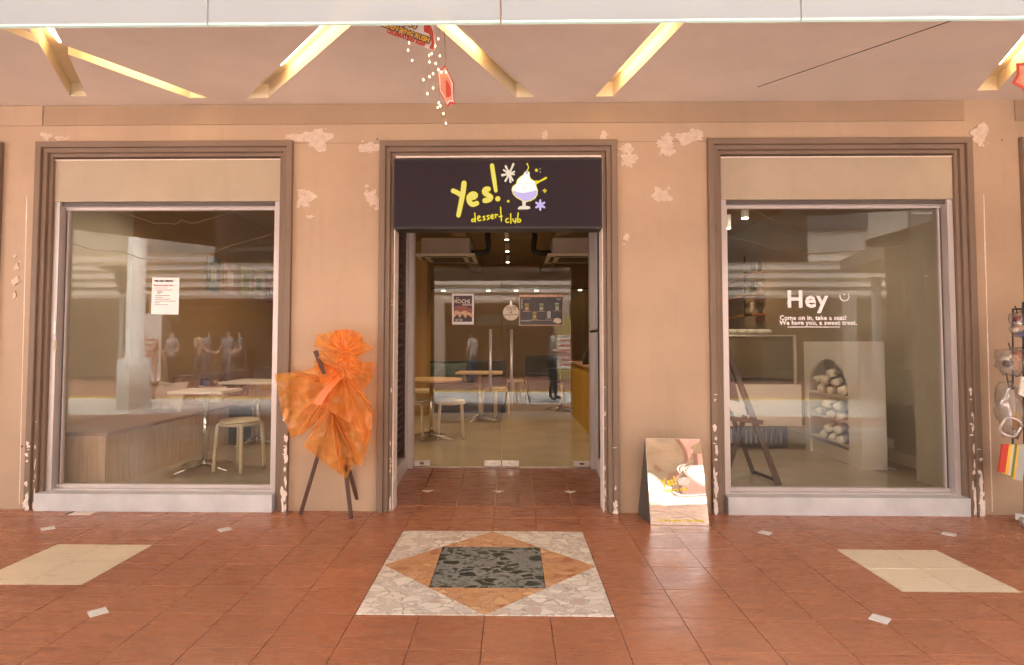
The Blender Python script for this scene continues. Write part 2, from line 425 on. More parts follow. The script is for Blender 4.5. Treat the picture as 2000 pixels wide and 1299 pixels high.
def copy_tree(o, loc=None, rz=0, parent=None, label=None):
    c = o.copy(); COL.objects.link(c)
    if parent is not None: c.parent = parent
    if loc is not None: c.location = loc; c.rotation_euler = (0, 0, rz); ORG[c.name] = Vector(loc)
    if label: c['label'] = label
    for ch in o.children: copy_tree(ch, parent=c)
    return c
def box(name, a, b, m_, parent=None, bev=0, kind=None, rot=None, about=None, label=None):
    return MB().box(a, b, bev, rot, about).build(name, m_, parent, kind=kind, label=label)
def text(name, body, p, size, m_, parent, bold=0, ext=.0008, tilt=0, sx=1, align='CENTER', shear=0, vert=False, normal='-y', rotm=None, label=None, spacing=1):
    cu = bpy.data.curves.new(name, 'FONT'); cu.body = body; cu.size = size; cu.extrude = ext; cu.offset = bold
    cu.align_x = align; cu.align_y = 'CENTER'; cu.shear = shear; cu.resolution_u = 2; cu.space_character = spacing
    to = bpy.data.objects.new('t', cu); COL.objects.link(to)
    dg = bpy.context.evaluated_depsgraph_get(); me = bpy.data.meshes.new_from_object(to.evaluated_get(dg))
    bpy.data.objects.remove(to)
    T_ = Matrix.Rotation(tilt, 4, 'Z') @ Matrix.Diagonal((sx, 1, 1, 1))
    if rotm is None: rotm = Matrix.Rotation(math.pi/2, 4, 'X')
    me.transform(Matrix.Translation(Vector(p)) @ rotm @ T_)
    me.materials.clear(); me.materials.append(m_)
    return link(name, me, parent, label=label)
def jag(n, cx, cz, rx, rz, seed, j=.35):
    rr = random.Random(seed); out = []
    for i in range(n):
        a = 2*math.pi*i/n; ca, sa = math.cos(a), math.sin(a)
        k = 1+j*1.9*noise.noise(V(ca*1.1, sa*1.1, seed*1.37))+j*.9*noise.noise(V(ca*3, sa*3, seed*2.1))+rr.uniform(-j, j)*.09
        k = max(.25, k)
        out.append((cx+math.cos(a)*rx*k, cz+math.sin(a)*rz*k))
    return out

# =================================================================== SETTING
XL, XR = -.963, .787            # recess inner walls
DY = 1.15                       # door plane
IZ = .08                        # interior floor level
CZ = 3.079                      # walkway ceiling
GX, GY, GS = -.7212, -.4414, .3

street = box('street_ground', (-60, -60, -.14), (60, -2.66, -.10), M['concrete'], kind='structure')
fl = thing('walkway_floor', '', '', (0, 0, 0), kind='structure')
MB().box((-9, -2.6, -.14), (9, .3, -.0035)).build('screed', M['grout'], fl)
MB().box((-9, -2.655, -.13), (9, -2.60, .0)).build('edge_strip', M['yline'], fl)
def tile_mesh(wx, wy, name, m_):
    b = MB(); g = .0034
    b.box((g/2, g/2, -.012), (wx-g/2, wy-g/2, 0), .0012)
    bmesh.ops.recalc_face_normals(b.bm, faces=b.bm.faces[:])
    me = bpy.data.meshes.new(name); b.bm.to_mesh(me); b.bm.free(); me.materials.append(m_); return me
tm = tile_mesh(GS, GS, 'floor_tile', M['tile']); bmsh = tile_mesh(GS, GS, 'beige_tile', M['beige'])
def inst(name, me, loc, parent, rot=None):
    o = bpy.data.objects.new(name, me); COL.objects.link(o); o.parent = parent; o.location = loc
    if rot: o.rotation_euler = rot
    return o
beige = {(-7+i, -j) for i in (0, 1) for j in (2, 3)} | {(9+i, -j) for i in (0, 1) for j in (2, 3)}
far = MB()
for j in range(-8, 2):
    y0 = GY+j*GS
    for i in range(-30, 36):
        x0 = GX+i*GS
        if 0 <= i <= 3 and -4 <= j <= -1: continue
        if j == 1 and y0+GS > .02:
            pass
        d = y0+GS+CD
        vis = abs(x0+GS/2+.1) < (d*.90+.25) and d > 2.1
        if vis:
            o = inst('floor_tile', bmsh if (i, j) in beige else tm, (x0, y0, 0), fl)
            o.location.z = R.uniform(-.0006, .0006)
        else:
            far.box((x0+.002, y0+.002, -.012), (x0+GS-.002, y0+GS-.002, 0))
far.build('far_tiles', M['tile'], fl, kind='stuff')
# ramped tiles of the doorway recess
ryy = [GY+2*GS+.0, .50, .84, DY+.02]
rt = {}
for j in range(3):
    y0, y1 = ryy[j], ryy[j+1]
    z0 = IZ*max(0, y0-.16)/(DY-.16); z1 = IZ*(y1-.16)/(DY-.16)
    b = MB(); g = .006
    b.prism([(g/2, 0, -.01), (GS-g/2, 0, -.01), (GS-g/2, y1-y0-g, z1-z0-.01), (g/2, y1-y0-g, z1-z0-.01)], (0, 0, .01))
    bmesh.ops.recalc_face_normals(b.bm, faces=b.bm.faces[:])
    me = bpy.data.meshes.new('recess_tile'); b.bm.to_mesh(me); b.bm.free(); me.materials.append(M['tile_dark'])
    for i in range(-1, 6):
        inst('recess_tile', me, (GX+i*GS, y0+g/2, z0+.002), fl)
MB().prism([(-1.1, ryy[0], -.05), (.95, ryy[0], -.05), (.95, DY+.3, IZ-.052), (-1.1, DY+.3, IZ-.052)], (0, 0, .0475)).build('recess_screed', M['beige'], fl)
# lozenge inlays
lz = MB(); s_ = .037
lz.prism([(0, -s_*1.41, 0), (s_*1.41, 0, 0), (0, s_*1.41, 0), (-s_*1.41, 0, 0)], (0, 0, .004))
me = bpy.data.meshes.new('lozenge_inlay'); bmesh.ops.recalc_face_normals(lz.bm, faces=lz.bm.faces[:]); lz.bm.to_mesh(me); lz.bm.free(); me.materials.append(M['lozenge'])
for i, j in ((-4, 0), (-8, 0), (8, 0), (12, 0), (-4, -4), (8, -4)):
    inst('lozenge_inlay', me, (GX+i*GS, GY+j*GS, -.002), fl)
for p in ((835, 958), (974, 958), (1113, 958)):
    q = onz(*p, .03); inst('lozenge_inlay', me, (q.x, ryy[1]+.0, .026), fl)
# medallion of terrazzo slabs
mx, my = GX+2*GS, GY-2*GS; hh = .598; g = .0015; q = .299
def slab(name, pts, m_):
    c = sum((Vector((x, y, 0)) for x, y in pts), Vector())/len(pts)
    P_ = []
    for x, y in pts:
        d = c-Vector((x, y, 0)); d.normalize(); P_.append((mx+x+d.x*.003, my+y+d.y*.003, -.012))
    MB().prism(P_, (0, 0, .0135)).build(name, m_, fl)
for sx_, sy_ in ((1, 1), (-1, 1), (1, -1), (-1, -1)):
    slab('marble_corner', [(sx_*hh, 0), (sx_*hh, sy_*hh), (0, sy_*hh)], M['tw'])
for a in range(4):
    c, s0 = [(1, 0), (0, 1), (-1, 0), (0, -1)][a]
    # triangle with base on the centre square's side
    if c: pts = [(c*hh, 0), (c*q, q), (c*q, -q)]
    else: pts = [(0, s0*hh), (q, s0*q), (-q, s0*q)]
    slab('marble_triangle', pts, M['to'])
slab('marble_square', [(-q, -q), (q, -q), (q, q), (-q, q)], M['tg'])

# ---- broken floor drain, left
b = MB(); p = onz(165, 1002.5)
b.box((p.x-.09, p.y-.045, -.01), (p.x+.07, p.y+.035, .003)); dr = b.build('cover_patch', M['chip'], None)
tag(dr, 'pale patched drain cover in the floor below the left shop window', 'drain cover')
box('drain_gap', (p.x-.12, p.y-.04, -.01), (p.x-.09, p.y+.035, .0025), M['gasket'], dr)

# ---- front wall (piers, header) as one structure
WT = .16
wall = thing('shopfront_wall', '', '', (0, 0, 0), kind='structure')
OPEN = [(-5.9, -3.93), (-3.60, -1.70), (-.955, .765), (1.515, 3.40), (3.86, 5.8)]
xs = [-9.] + [v for o in OPEN for v in o] + [9.]
for k in range(0, len(xs), 2):
    box('pier', (xs[k], 0, -.02), (xs[k+1], WT, 2.76), M['wall'], wall)
box('header', (-9, 0, 2.76), (9, WT, 3.30), M['wall'], wall)
# raised boards below the ceiling
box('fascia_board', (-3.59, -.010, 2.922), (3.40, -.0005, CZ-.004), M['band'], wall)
box('fascia_board', (-9, -.010, 2.922), (-3.61, -.0005, CZ-.004), M['wall'], wall)
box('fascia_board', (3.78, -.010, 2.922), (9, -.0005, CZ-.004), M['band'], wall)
# hairline joints
for x0, x1, z in ((-1.66, -.995, 2.775), (.80, 1.48, 2.775)):
    box('board_joint', (x0, -.0015, z), (x1, .001, z+.003), M['trim'], wall)
# vertical conduit scars
def strip(px0, py0, px1, py1, wd, name='scar'):
    a, c = aty(px0, py0, -.0), aty(px1, py1, -.0)
    b = MB(); n = 16; L = []; Rr = []
    for i in range(n+1):
        t = i/n; p = a.lerp(c, t); k = wd*(.45+.8*abs(noise.noise(V(t*9, px0, 0))))
        L.append((p.x-k, -.0025, p.z)); Rr.append((p.x+k, -.0025, p.z))
    for i in range(n): b.prism([L[i], Rr[i], Rr[i+1], L[i+1]], (0, .0022, 0))
    b.build(name, M['chip'], wall)
strip(53, 385, 38, 985, .006); strip(1921, 380, 1938, 1000, .006)
# filler patches
PATCH = [(92, 266, 13, 7), (120, 270, 13, 4), (588, 268, 30, 7), (618, 272, 30, 22), (724, 290, 17, 13), (592, 388, 13, 20), (604, 384, 14, 10),
         (722, 386, 15, 16), (738, 396, 4, 14), (1064, 266, 5, 10), (1179, 266, 7, 10), (1224, 291, 14, 9), (1226, 312, 16, 14), (1298, 287, 19, 15),
         (1290, 382, 17, 13), (1348, 272, 22, 11), (1360, 262, 14, 9), (1912, 265, 16, 20), (1222, 465, 7, 9), (606, 424, 8, 3),
         (34, 520, 5, 8), (32, 548, 6, 9), (30, 575, 3, 8), (1300, 270, 9, 8), (30, 500, 2, 3)]
for i, (x, y, rx, ry) in enumerate(PATCH):
    c = aty(x, y, 0); k = 3.84e-3
    b = MB(); pts = jag(54, c.x, c.z, rx*k, ry*k, i+5, .42)
    yo = -.003-.00025*i; b.prism([(u, yo, v) for u, v in pts], (0, -yo-.0003, 0)); b.build('filler_patch', M['plaster'], wall)
    if rx > 10:
        b = MB(); pts = jag(36, c.x+rx*k*.15, c.z+ry*k*.1, rx*k*.5, ry*k*.55, i+55, .5)
        yo -= .0015; b.prism([(u, yo, v) for u, v in pts], (0, .0014, 0)); b.build('filler_ridge', M['plaster'], wall)

rr_ = random.Random(3)
for i in range(46):
    x, y, rx, ry = PATCH[i % len(PATCH)]; a = rr_.uniform(0, 6.28); d = rr_.uniform(.8, 1.5)
    c = aty(x+rx*d*math.cos(a), y+ry*d*math.sin(a), 0); b = MB(); q = rr_.uniform(.004, .013)
    pts = jag(12, c.x, c.z, q, q*rr_.uniform(.4, 1.4), i+200, .5); b.prism([(u, -.0016-.00001*i, v) for u, v in pts], (0, .0013, 0)); b.build('filler_crumb', M['plaster'], wall)
# ---- ceiling with cut light slots
def cpt(px, py): q = onz(px, py, CZ); return V(q.x, q.y, CZ)
def ext(a, b, Y): return b+(b-a)*((Y-b.y)/(b.y-a.y))
def extx(a, b, X): return b+(b-a)*((X-b.x)/(b.x-a.x))
slots = []
e0, e1, e2 = cpt(137, 188), cpt(170, 188), cpt(133, 106)
s_t = ext(cpt(122, 87), cpt(101, 46), -2.0); s_l = ext(cpt(62, 65), cpt(51, 46), -2.0)
b0, b1 = cpt(76, 85), cpt(2, 56)
bl = extx(b0, b1, -5.6); bu = bl+(cpt(62, 65)-b0)
slots.append(([e0, e1, e2, cpt(370, 191), cpt(405, 191), cpt(122, 87), s_t, s_l, cpt(62, 65), bu, bl, b0],
              [0]))
a, b_, c, d = cpt(482, 191), cpt(524, 191), cpt(627, 50), cpt(685, 50)
slots.append(([a, b_, ext(b_, d, -1.35), ext(a, c, -1.35)], [1]))
a, b_, c, d = cpt(1009, 190), cpt(1045, 190), cpt(853, 50), cpt(891, 50)
slots.append(([a, b_, ext(b_, d, -1.35), ext(a, c, -1.35)], [1]))
a, b_, c, d = cpt(1163, 188), cpt(1197, 188), cpt(1292, 44), cpt(1337, 44)
slots.append(([a, b_, ext(b_, d, -2.1), ext(a, c, -2.1)], [1]))
a, b_, c = cpt(1908, 177), cpt(1948, 176), cpt(2000, 68)
dd = c-a
slots.append(([a, b_, b_+dd*2, a+dd*2], [1]))
a, b_ = cpt(1480, 170), cpt(1880, 33); nn = (b_-a).normalized().cross(V(0, 0, 1))*.006
slots.append(([a+nn, a-nn, b_-nn, b_+nn], []))
bm = bmesh.new()
outer = [bm.verts.new(p) for p in ((-9, -2.5, CZ), (9, -2.5, CZ), (9, -.0, CZ), (-9, -.0, CZ))]
edges = [bm.edges.new((outer[i], outer[(i+1) % 4])) for i in range(4)]
for poly, _ in slots:
    vs = [bm.verts.new(p) for p in poly]
    edges += [bm.edges.new((vs[i], vs[(i+1) % len(vs)])) for i in range(len(vs))]
bmesh.ops.triangle_fill(bm, edges=edges, use_beauty=True)
def inside(p, poly):
    c = False; n = len(poly)
    for i in range(n):
        a, b = poly[i], poly[(i+1) % n]
        if (a.y > p.y) != (b.y > p.y) and p.x < (b.x-a.x)*(p.y-a.y)/(b.y-a.y)+a.x: c = not c
    return c
kill = [f for f in bm.faces if any(inside(f.calc_center_median(), poly) for poly, _ in slots)]
bmesh.ops.delete(bm, geom=kill, context='FACES_ONLY')
for f in bm.faces:
    if f.normal.z > 0: f.normal_flip()
me = bpy.data.meshes.new('ceiling'); bm.to_mesh(me); bm.free(); me.materials.append(M['ceil'])
ceil = link('walkway_ceiling', me, None, kind='structure')
box('ceiling_slab', (-9, -2.5, CZ+.24), (9, 0, CZ+.30), M['ceil'], ceil)
box('ceiling_edge', (-9, -2.53, CZ-.005), (9, -2.5, CZ+.30), M['ceil'], ceil)
M['tubel'] = emis('warm light strip', (1, .74, .40), 1.6)
for k, (poly, lights) in enumerate(slots):
    dep = .105 if lights else .03
    b = MB(); n = len(poly)
    lo = [b.bm.verts.new(p) for p in poly]; hi = [b.bm.verts.new(p+V(0, 0, dep)) for p in poly]
    for i in range(n): b.bm.faces.new((lo[i], lo[(i+1) % n], hi[(i+1) % n], hi[i]))
    if n == 4: b.bm.faces.new(hi)
    else: bmesh.ops.triangle_fill(b.bm, edges=[b.bm.edges.get((hi[i], hi[(i+1) % n])) for i in range(n)], use_beauty=True)
    lb = ['branching cream light slot in the ceiling, leftmost', 'lit slanting ceiling slot left of the hanging sign', 'lit slanting ceiling slot just right of the hanging fairy lights',
          'lit slanting ceiling slot right of the doorway sign', 'lit ceiling slot at the far right edge', 'thin dark unlit slit in the ceiling above the right window'][k]
    if lights:
        t = thing('ceiling_light', lb, 'ceiling light', (poly[0].x, poly[0].y, CZ), 'light slots in the walkway ceiling')
        b.build('trough', M['slot'], t)
        if lights[0]:
            q0, q1 = (poly[0]+poly[1])/2, (poly[2]+poly[3])/2
            segs = [(q0.lerp(q1, f0), q0.lerp(q1, f1)) for f0, f1 in {1: [(.28, .98)], 2: [(.45, .98)], 3: [(.09, .45)], 4: [(.15, .9)]}[k]]
        else:
            o_ = V(-.03, .05, 0)*.6
            u0, u1 = cpt(187, 111), cpt(356, 174)
            segs = [(u0+o_, u1+o_), (cpt(80, 72)+V(0, .05, 0), cpt(104, 100)+V(0, .05, 0))]
        for q0, q1 in segs:
            MB().tube([q0+V(0, 0, .088), q1+V(0, 0, .090)], .009, 8).build('light_strip', M['tubel'], t)
    else:
        b.build('slit', M['alud'], ceil)
# smoke detector stub, right
b = MB(); q = onz(1655, 30, CZ); b.lathe([(.05, -.025), (.06, -.012), (.06, 0)], (q.x, q.y, CZ)); o = b.build('smoke_detector', M['cream']); tag(o, 'small round detector on the ceiling behind the glass fascia', 'detector')

# ---- building mass above and room shell
shell = thing('building_shell', '', '', (0, 0, 0), kind='structure')
box('upper_wall', (-14, -2.5, CZ+.31), (14, 10.5, 6.2), M['wall'], shell)
box('side_wall', (-9.2, -2.5, -.1), (-9, 10.5, CZ+.3), M['wall'], shell)
box('side_wall', (9, -2.5, -.1), (9.2, 10.5, CZ+.3), M['wall'], shell)
room = thing('shop_room', '', '', (0, 0, 0), kind='structure')
RX0, RX1, RY1, RZ = -3.95, 3.80, 9.3, 3.1
box('room_floor', (RX0, DY+.042, 0), (RX1, RY1, IZ), M['ifloor'], room)
box('room_floor', (RX0, WT, 0), (-1.63, DY+.0419, IZ), M['ifloor'], room); box('room_floor', (1.41, WT, 0), (RX1, DY+.0419, IZ), M['ifloor'], room)
box('room_ceiling', (RX0, WT, RZ), (RX1, RY1, RZ+.1), M['iceil'], room)
box('back_wall', (RX0, RY1, 0), (RX1, RY1+.1, RZ), M['iwall'], room)
box('left_wall', (RX0-.1, WT, 0), (RX0, RY1, RZ), M['iwall'], room)
box('right_wall', (RX1, WT, 0), (RX1+.1, RY1, RZ), M['iwallw'], room)
box('inner_pillar', (3.47, WT+.02, IZ), (RX1-.002, .72, RZ), M['iwallw'], room)
box('skirting', (RX1-.025, .73, IZ), (RX1-.001, 5, IZ+.11), M['cream'], room)
box('inner_pillar', (-1.62, WT+.02, IZ), (-1.07, .62, RZ), M['iwall'], room)
box('inner_pillar', (.93, WT+.02, IZ), (1.40, .62, RZ), M['iwall'], room)
for xx in (-2.4, -.8, .8, 2.4):
    box('ceiling_beam', (xx-.12, 1.6, RZ-.20), (xx+.12, RY1-.01, RZ-.001), M['iceil'], room)
# recess box
rec = thing('doorway_recess', '', '', (0, 0, 0), kind='structure')
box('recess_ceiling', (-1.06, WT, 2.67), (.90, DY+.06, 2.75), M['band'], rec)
box('recess_backing', (-1.62, DY+.07, 2.67), (1.4, DY+.12, RZ), M['iwall'], rec)
# side cheeks with a louvred opening each
for sgn, X in ((-1, XL), (1, XR)):
    y0, y1, z0, z1 = .42, DY-.14, .20, 2.30
    o1, o2 = X, X+sgn*.09
    for nm, a, b_ in (('cheek', (o1, WT, -.01), (o2, y0, 2.67)), ('cheek', (o1, y1, -.01), (o2, DY-.002, 2.67)), ('cheek', (o1, y0, -.01), (o2, y1, z0)), ('cheek', (o1, y0, z1), (o2, y1, 2.67))):
        box(nm, a, b_, M['alu'] if sgn < 0 else M['sill'], rec)
    box('louvre_back', (X+sgn*.085, y0, z0), (X+sgn*.10, y1, z1), M['black'], rec)
    lv = thing('louvre_panel', ('left' if sgn < 0 else 'right')+' dark brown louvred panel in the side of the door recess', 'louvre', (X, (y0+y1)/2, z0), 'louvred panels beside the doors')
    n = 34
    for i in range(n):
        z = z0+(z1-z0)*(i+.5)/n
        rt_ = Matrix.Rotation(sgn*math.radians(35), 3, 'Y')
        box('slat', (X+sgn*.02, y0+.02, z-.004), (X+sgn*.075, y1-.02, z+.004), M['wooddk'], lv, rot=rt_)
    for ya, yb in ((y0, y0+.02), (y1-.02, y1)):
        box('stile', (X+sgn*.012, ya, z0), (X+sgn*.084, yb, z1), M['wooddk'], lv)
box('return_wall', (-1.62, WT, -.01), (-1.07, DY+.1, RZ), M['iwall'], rec)
box('return_wall', (.90, WT, -.01), (1.40, DY+.1, RZ), M['iwall'], rec)

# =================================================================== MOULDED SURROUNDS
def surround(parent, x0, x1, z1, chips=(), zb=0.):
    # three stepped bands, outermost proud of the wall; jambs + head mitred
    bands = [(0, .045, -.034, WT), (.0452, .080, -.012, WT), (.0802, .108, .012, WT)]
    for a, b_, y0, y1 in bands:
        m_ = MB()
        o0, o1, oz = x0+a, x1-a, z1-a
        i0, i1, iz = x0+b_, x1-b_, z1-b_
        m_.prism([(o0, y0, zb), (i0, y0, zb), (i0, y0, iz), (o0, y0, oz)], (0, y1-y0, 0))
        m_.prism([(o1, y0, zb), (o1, y0, oz), (i1, y0, iz), (i1, y0, zb)], (0, y1-y0, 0))
        m_.prism([(o0, y0, oz), (i0, y0, iz), (i1, y0, iz), (o1, y0, oz)], (0, y1-y0, 0))
        bmesh.ops.bevel(m_.bm, geom=[e for e in m_.bm.edges if e.calc_length() > .5], offset=.003, segments=1, affect='EDGES')
        m_.build('moulding', M['trim'], parent)
def chips(parent, X, y, z0, z1, n, wd, seed, hmax=.05):
    rr = random.Random(seed); b = MB()
    for i in range(n):
        z = z0+(z1-z0)*rr.random()**1.6; h = rr.uniform(.006, hmax)*(1.2-(z-z0)/(z1-z0)); w_ = wd*rr.uniform(.15, .5)
        pts = jag(9, X+rr.uniform(-wd, wd)*.35, z, w_, h, seed*100+i, .45)
        b.prism([(u, y-.00011*i, v) for u, v in pts], (0, .0015, 0))
    b.build('peeled_paint', M['chip'], parent, kind='stuff')

def shop_window(label, x0, x1, right_side):
    t = thing('shop_window', label, 'window', ((x0+x1)/2, 0, 0), 'large shop windows')
    ztop = 2.79
    surround(t, x0, x1, ztop)
    a, b_ = x0+.1085, x1-.1085
    FY = .035
    box('header_panel', (a+.001, FY, 2.340), (b_-.001, FY+.03, 2.660), M['panel'], t)
    box('panel_edge', (a+.001, FY-.006, 2.6605), (b_-.001, FY+.03, 2.668), M['chip'], t)
    box('sill', (a-.002 if right_side else a-.02, -.045, -.01), (b_+.002, WT, .128), M['sill'], t, bev=.004)
    # aluminium frame: flat outer stile, deep dark channel then inner stile
    fy0, fy1 = FY+.004, .158
    for sx_, xx in ((1, a+.002), (-1, b_-.002)):
        MB().box((xx, fy0, .1285), (xx+sx_*.042, fy0+.012, 2.3385)).build('frame_stile', M['alu'], t)
        MB().box((xx+sx_*.0305, fy0+.0125, .1285), (xx+sx_*.042, fy1, 2.3385)).build('frame_return', M['alu'], t)
        MB().box((xx+sx_*.0425, .105, .15), (xx+sx_*.058, .128, 2.30)).build('frame_channel', M['alud'], t)
        MB().box((xx+sx_*.0585, .098, .15), (xx+sx_*.070, .130, 2.30)).build('glazing_bead', M['alu'], t)
        MB().box((xx+sx_*.0425, .129, .15), (xx+sx_*.050, fy1, 2.30)).build('frame_gasket', M['gasket'], t)
    L, Rr = a+.0445, b_-.0445
    box('frame_head', (L, fy0+.02, 2.310), (Rr, fy0+.06, 2.3385), M['alud'], t)
    box('frame_head', (L, .096, 2.285), (Rr, .134, 2.309), M['alu'], t)
    box('frame_head', (L, .078, 2.306), (Rr, .0955, 2.320), M['alu'], t)
    box('frame_base', (L, .085, .1285), (Rr, .135, .168), M['alu'], t, bev=.003)
    box('frame_base', (L, .05, .1285), (Rr, .0845, .142), M['alu'], t)
    box('glass_pane', (L+.027, .110, .1685), (Rr-.027, .118, 2.2845), M['glass'], t)
    return t
WL = shop_window('large shop window left of the doorway with paper notice on its glass', -3.64, -1.66, False)
WR = shop_window('large shop window right of the doorway with white Hey lettering', 1.479, 3.44, True)
chips(WL, -1.68, -.0362, .02, .9, 26, .035, 3); chips(WL, -3.615, -.0362, .02, .55, 12, .03, 4); chips(WL, -3.575, -.0142, .02, .8, 10, .015, 9)
chips(WR, 3.385, -.0142, .02, 1.0, 22, .03, 5, .06); chips(WR, 1.50, -.0362, .02, .9, 26, .03, 6); chips(WR, 3.42, -.0362, .02, .5, 16, .035, 7, .08)
chips(WR, 1.575, .0337, .2, 1.2, 10, .012, 8)

# neighbours' surrounds at the picture edges
for x0, x1, lb in ((3.80, 5.9, 'dark brown moulded shopfront opening at the right edge beside the goods rack'), (-6.0, -3.905, 'brown moulded window surround cut by the left edge')):
    t = thing('shopfront_opening', lb, 'shopfront', ((x0+x1)/2, 0, 0)); surround(t, x0, x1, 2.79)
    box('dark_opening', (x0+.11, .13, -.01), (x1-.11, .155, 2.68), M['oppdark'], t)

# doorway
dw = thing('shop_doorway', 'brown moulded doorway surround around the recessed glass doors', 'doorway', (-.1, 0, 0))
surround(dw, -.995, .80, 2.785)
chips(dw, -.90, .0104, .02, 1.6, 16, .010, 12, .03); chips(dw, .70, .0104, .02, 1.0, 10, .010, 13, .03); chips(dw, .765, -.0362, .0, .5, 8, .03, 14, .03)
b = MB(); b.box((-.8865, .005, .0), (-.8805, WT, 2.66)); b.box((.6865, .005, .0), (.6925, WT, 2.66)); b.box((-.88, .005, 2.662), (.686, WT, 2.676)); b.build('inner_lining', M['chip'], dw)
# aluminium door frame in the recess
for nm, a, b_ in (('door_post', (XL-.0, DY-.05, IZ-.03), (XL+.045, DY+.055, 2.67)), ('door_post', (XR-.045, DY-.05, IZ-.03), (XR, DY+.055, 2.67)), ('door_head', (XL+.046, DY-.03, 2.60), (XR-.046, DY+.05, 2.67)), ('threshold', (XL+.046, DY-.012, IZ-.04), (XR-.046, DY+.04, IZ+.006))):
    box(nm, a, b_, M['alu'], dw)
xm = aty(980, 700, DY).x
for k, (x0, x1) in enumerate(((XL+.049, xm-.003), (xm+.003, XR-.049))):
    t = thing('glass_door', ['left glass door leaf with tall steel bar handle and waffle poster', 'right glass door leaf with bar handle, round card and drinks poster'][k], 'door', ((x0+x1)/2, DY, IZ), 'glass doors of the shop')
    box('glass_leaf', (x0, DY+.006, IZ+.012), (x1, DY+.018, 2.598), M['doorglass'], t)
    hx = aty(958 if k == 0 else 999, 700, DY-.05).x
    z0, z1 = aty(950, 765, DY-.05).z, aty(950, 643, DY-.05).z
    h = MB().tube([(hx, DY-.055, z0), (hx, DY-.055, z1)], .014, 12).build('handle', M['steel'], t, smooth=True)
    MB().tube([(hx, DY-.055, z0+.07), (hx, DY+.005, z0+.07)], .008).build('handle_standoff', M['steel'], h)
    MB().tube([(hx, DY-.055, z1-.07), (hx, DY+.005, z1-.07)], .008).build('handle_standoff', M['steel'], h)
    for (ca, cb) in (((x1-.16, x1-.002), (x0+.002, x0+.15)) if k == 0 else ((x0+.002, x0+.16), (x1-.15, x1-.002))):
        pf = box('patch_fitting', (ca, DY-.006, IZ+.014), (cb, DY+.03, IZ+.066), M['steel'], t, bev=.002)
        c = (ca+cb)/2; box('lock_plate', (c-.02, DY-.010, IZ+.030), (c+.02, DY-.0062, IZ+.052), M['chrome'], pf)
# dark pull handle fixed at the right post
b = MB(); p, q = aty(1157, 648, DY-.12), aty(1174, 642, DY-.35)
b.tube([(XR-.05, DY-.14, p.z), (XR-.02, DY-.30, p.z+.005), (XR-.0, DY-.42, p.z+.01)], .012, 8); o = b.build('door_holder', M['black'], dw)
# stickers on posts
for (px, py, w_, h_, mm) in ((796, 640, 5, 9, 'redp'), (108, 674, 6, 10, 'beigep'), (107, 640, 4, 12, 'paper'), (795, 684, 6, 9, 'beigep')):
    Y = (DY-.052) if px > 500 else .037
    c = aty(px, py, Y); k = (Y+CD)/F
    o = box('sticker', (c.x-w_*k/2, Y-.001, c.z-h_*k), (c.x+w_*k/2, Y, c.z+h_*k), M[mm]); tag(o, {796: 'small red sticker on the left door post', 108: 'small tan sticker on the left window frame', 107: 'small white label above the tan sticker on the left window frame', 795: 'small tan sticker low on the left door post'}[px], 'sticker')

# =================================================================== LIGHT BOX SIGN
sg = thing('light_box_sign', 'dark lit sign box reading Yes! dessert club over the doors', 'sign', (-.1, 0, 2.38))
SYF = -.035
a, c = aty(769, 309, SYF), aty(1177, 446, SYF)
box('sign_box', (a.x, SYF, c.z), (c.x, .135, a.z-.004), M['black'], sg, bev=.006)
box('sign_face', (a.x+.014, SYF-.003, c.z+.018), (c.x-.014, SYF-.0005, a.z-.020), M['signface'], sg)
def S(pts, r, m_, name='lettering', Yo=0., sm=True, flat=.25, par=None):
    k = (SYF+CD)/F/8.659
    P_ = [aty(870+x/8.659, 300+y/8.659, SYF-.006-Yo) for x, y in pts]
    rr = [q*k for q in r] if isinstance(r, (list, tuple)) else r*k
    if len(P_) == 1: P_ = [P_[0], P_[0]+V(.0005, 0, 0)]; rr = rr if not isinstance(rr, list) else rr[0]
    return MB().tube(P_, rr, 10, flat, 'round', smooth=sm).build(name, m_, par or sg, smooth=True)
for r_, m_, yo in ((46, 'yel', 0), (34, 'yel2', .006)):
    S([(315, 500), (290, 700), (220, 1045)], [r_, r_*.98, r_*.85], M[m_], Yo=yo)
    S([(130, 630), (190, 655), (262, 700)], r_*.9, M[m_], Yo=yo)
    S([(400, 755), (480, 740), (510, 700), (460, 680), (400, 730), (405, 810), (455, 860), (530, 840)], r_*.95, M[m_], Yo=yo)
    S([(725, 600), (680, 605), (660, 650), (700, 690), (765, 735), (735, 780), (668, 795)], r_, M[m_], Yo=yo)
    S([(788, 200), (820, 420), (852, 630)], [r_*.8, r_*.85, r_*.68], M[m_], Yo=yo)
    S([(885, 765)], r_*1.02, M[m_], Yo=yo)
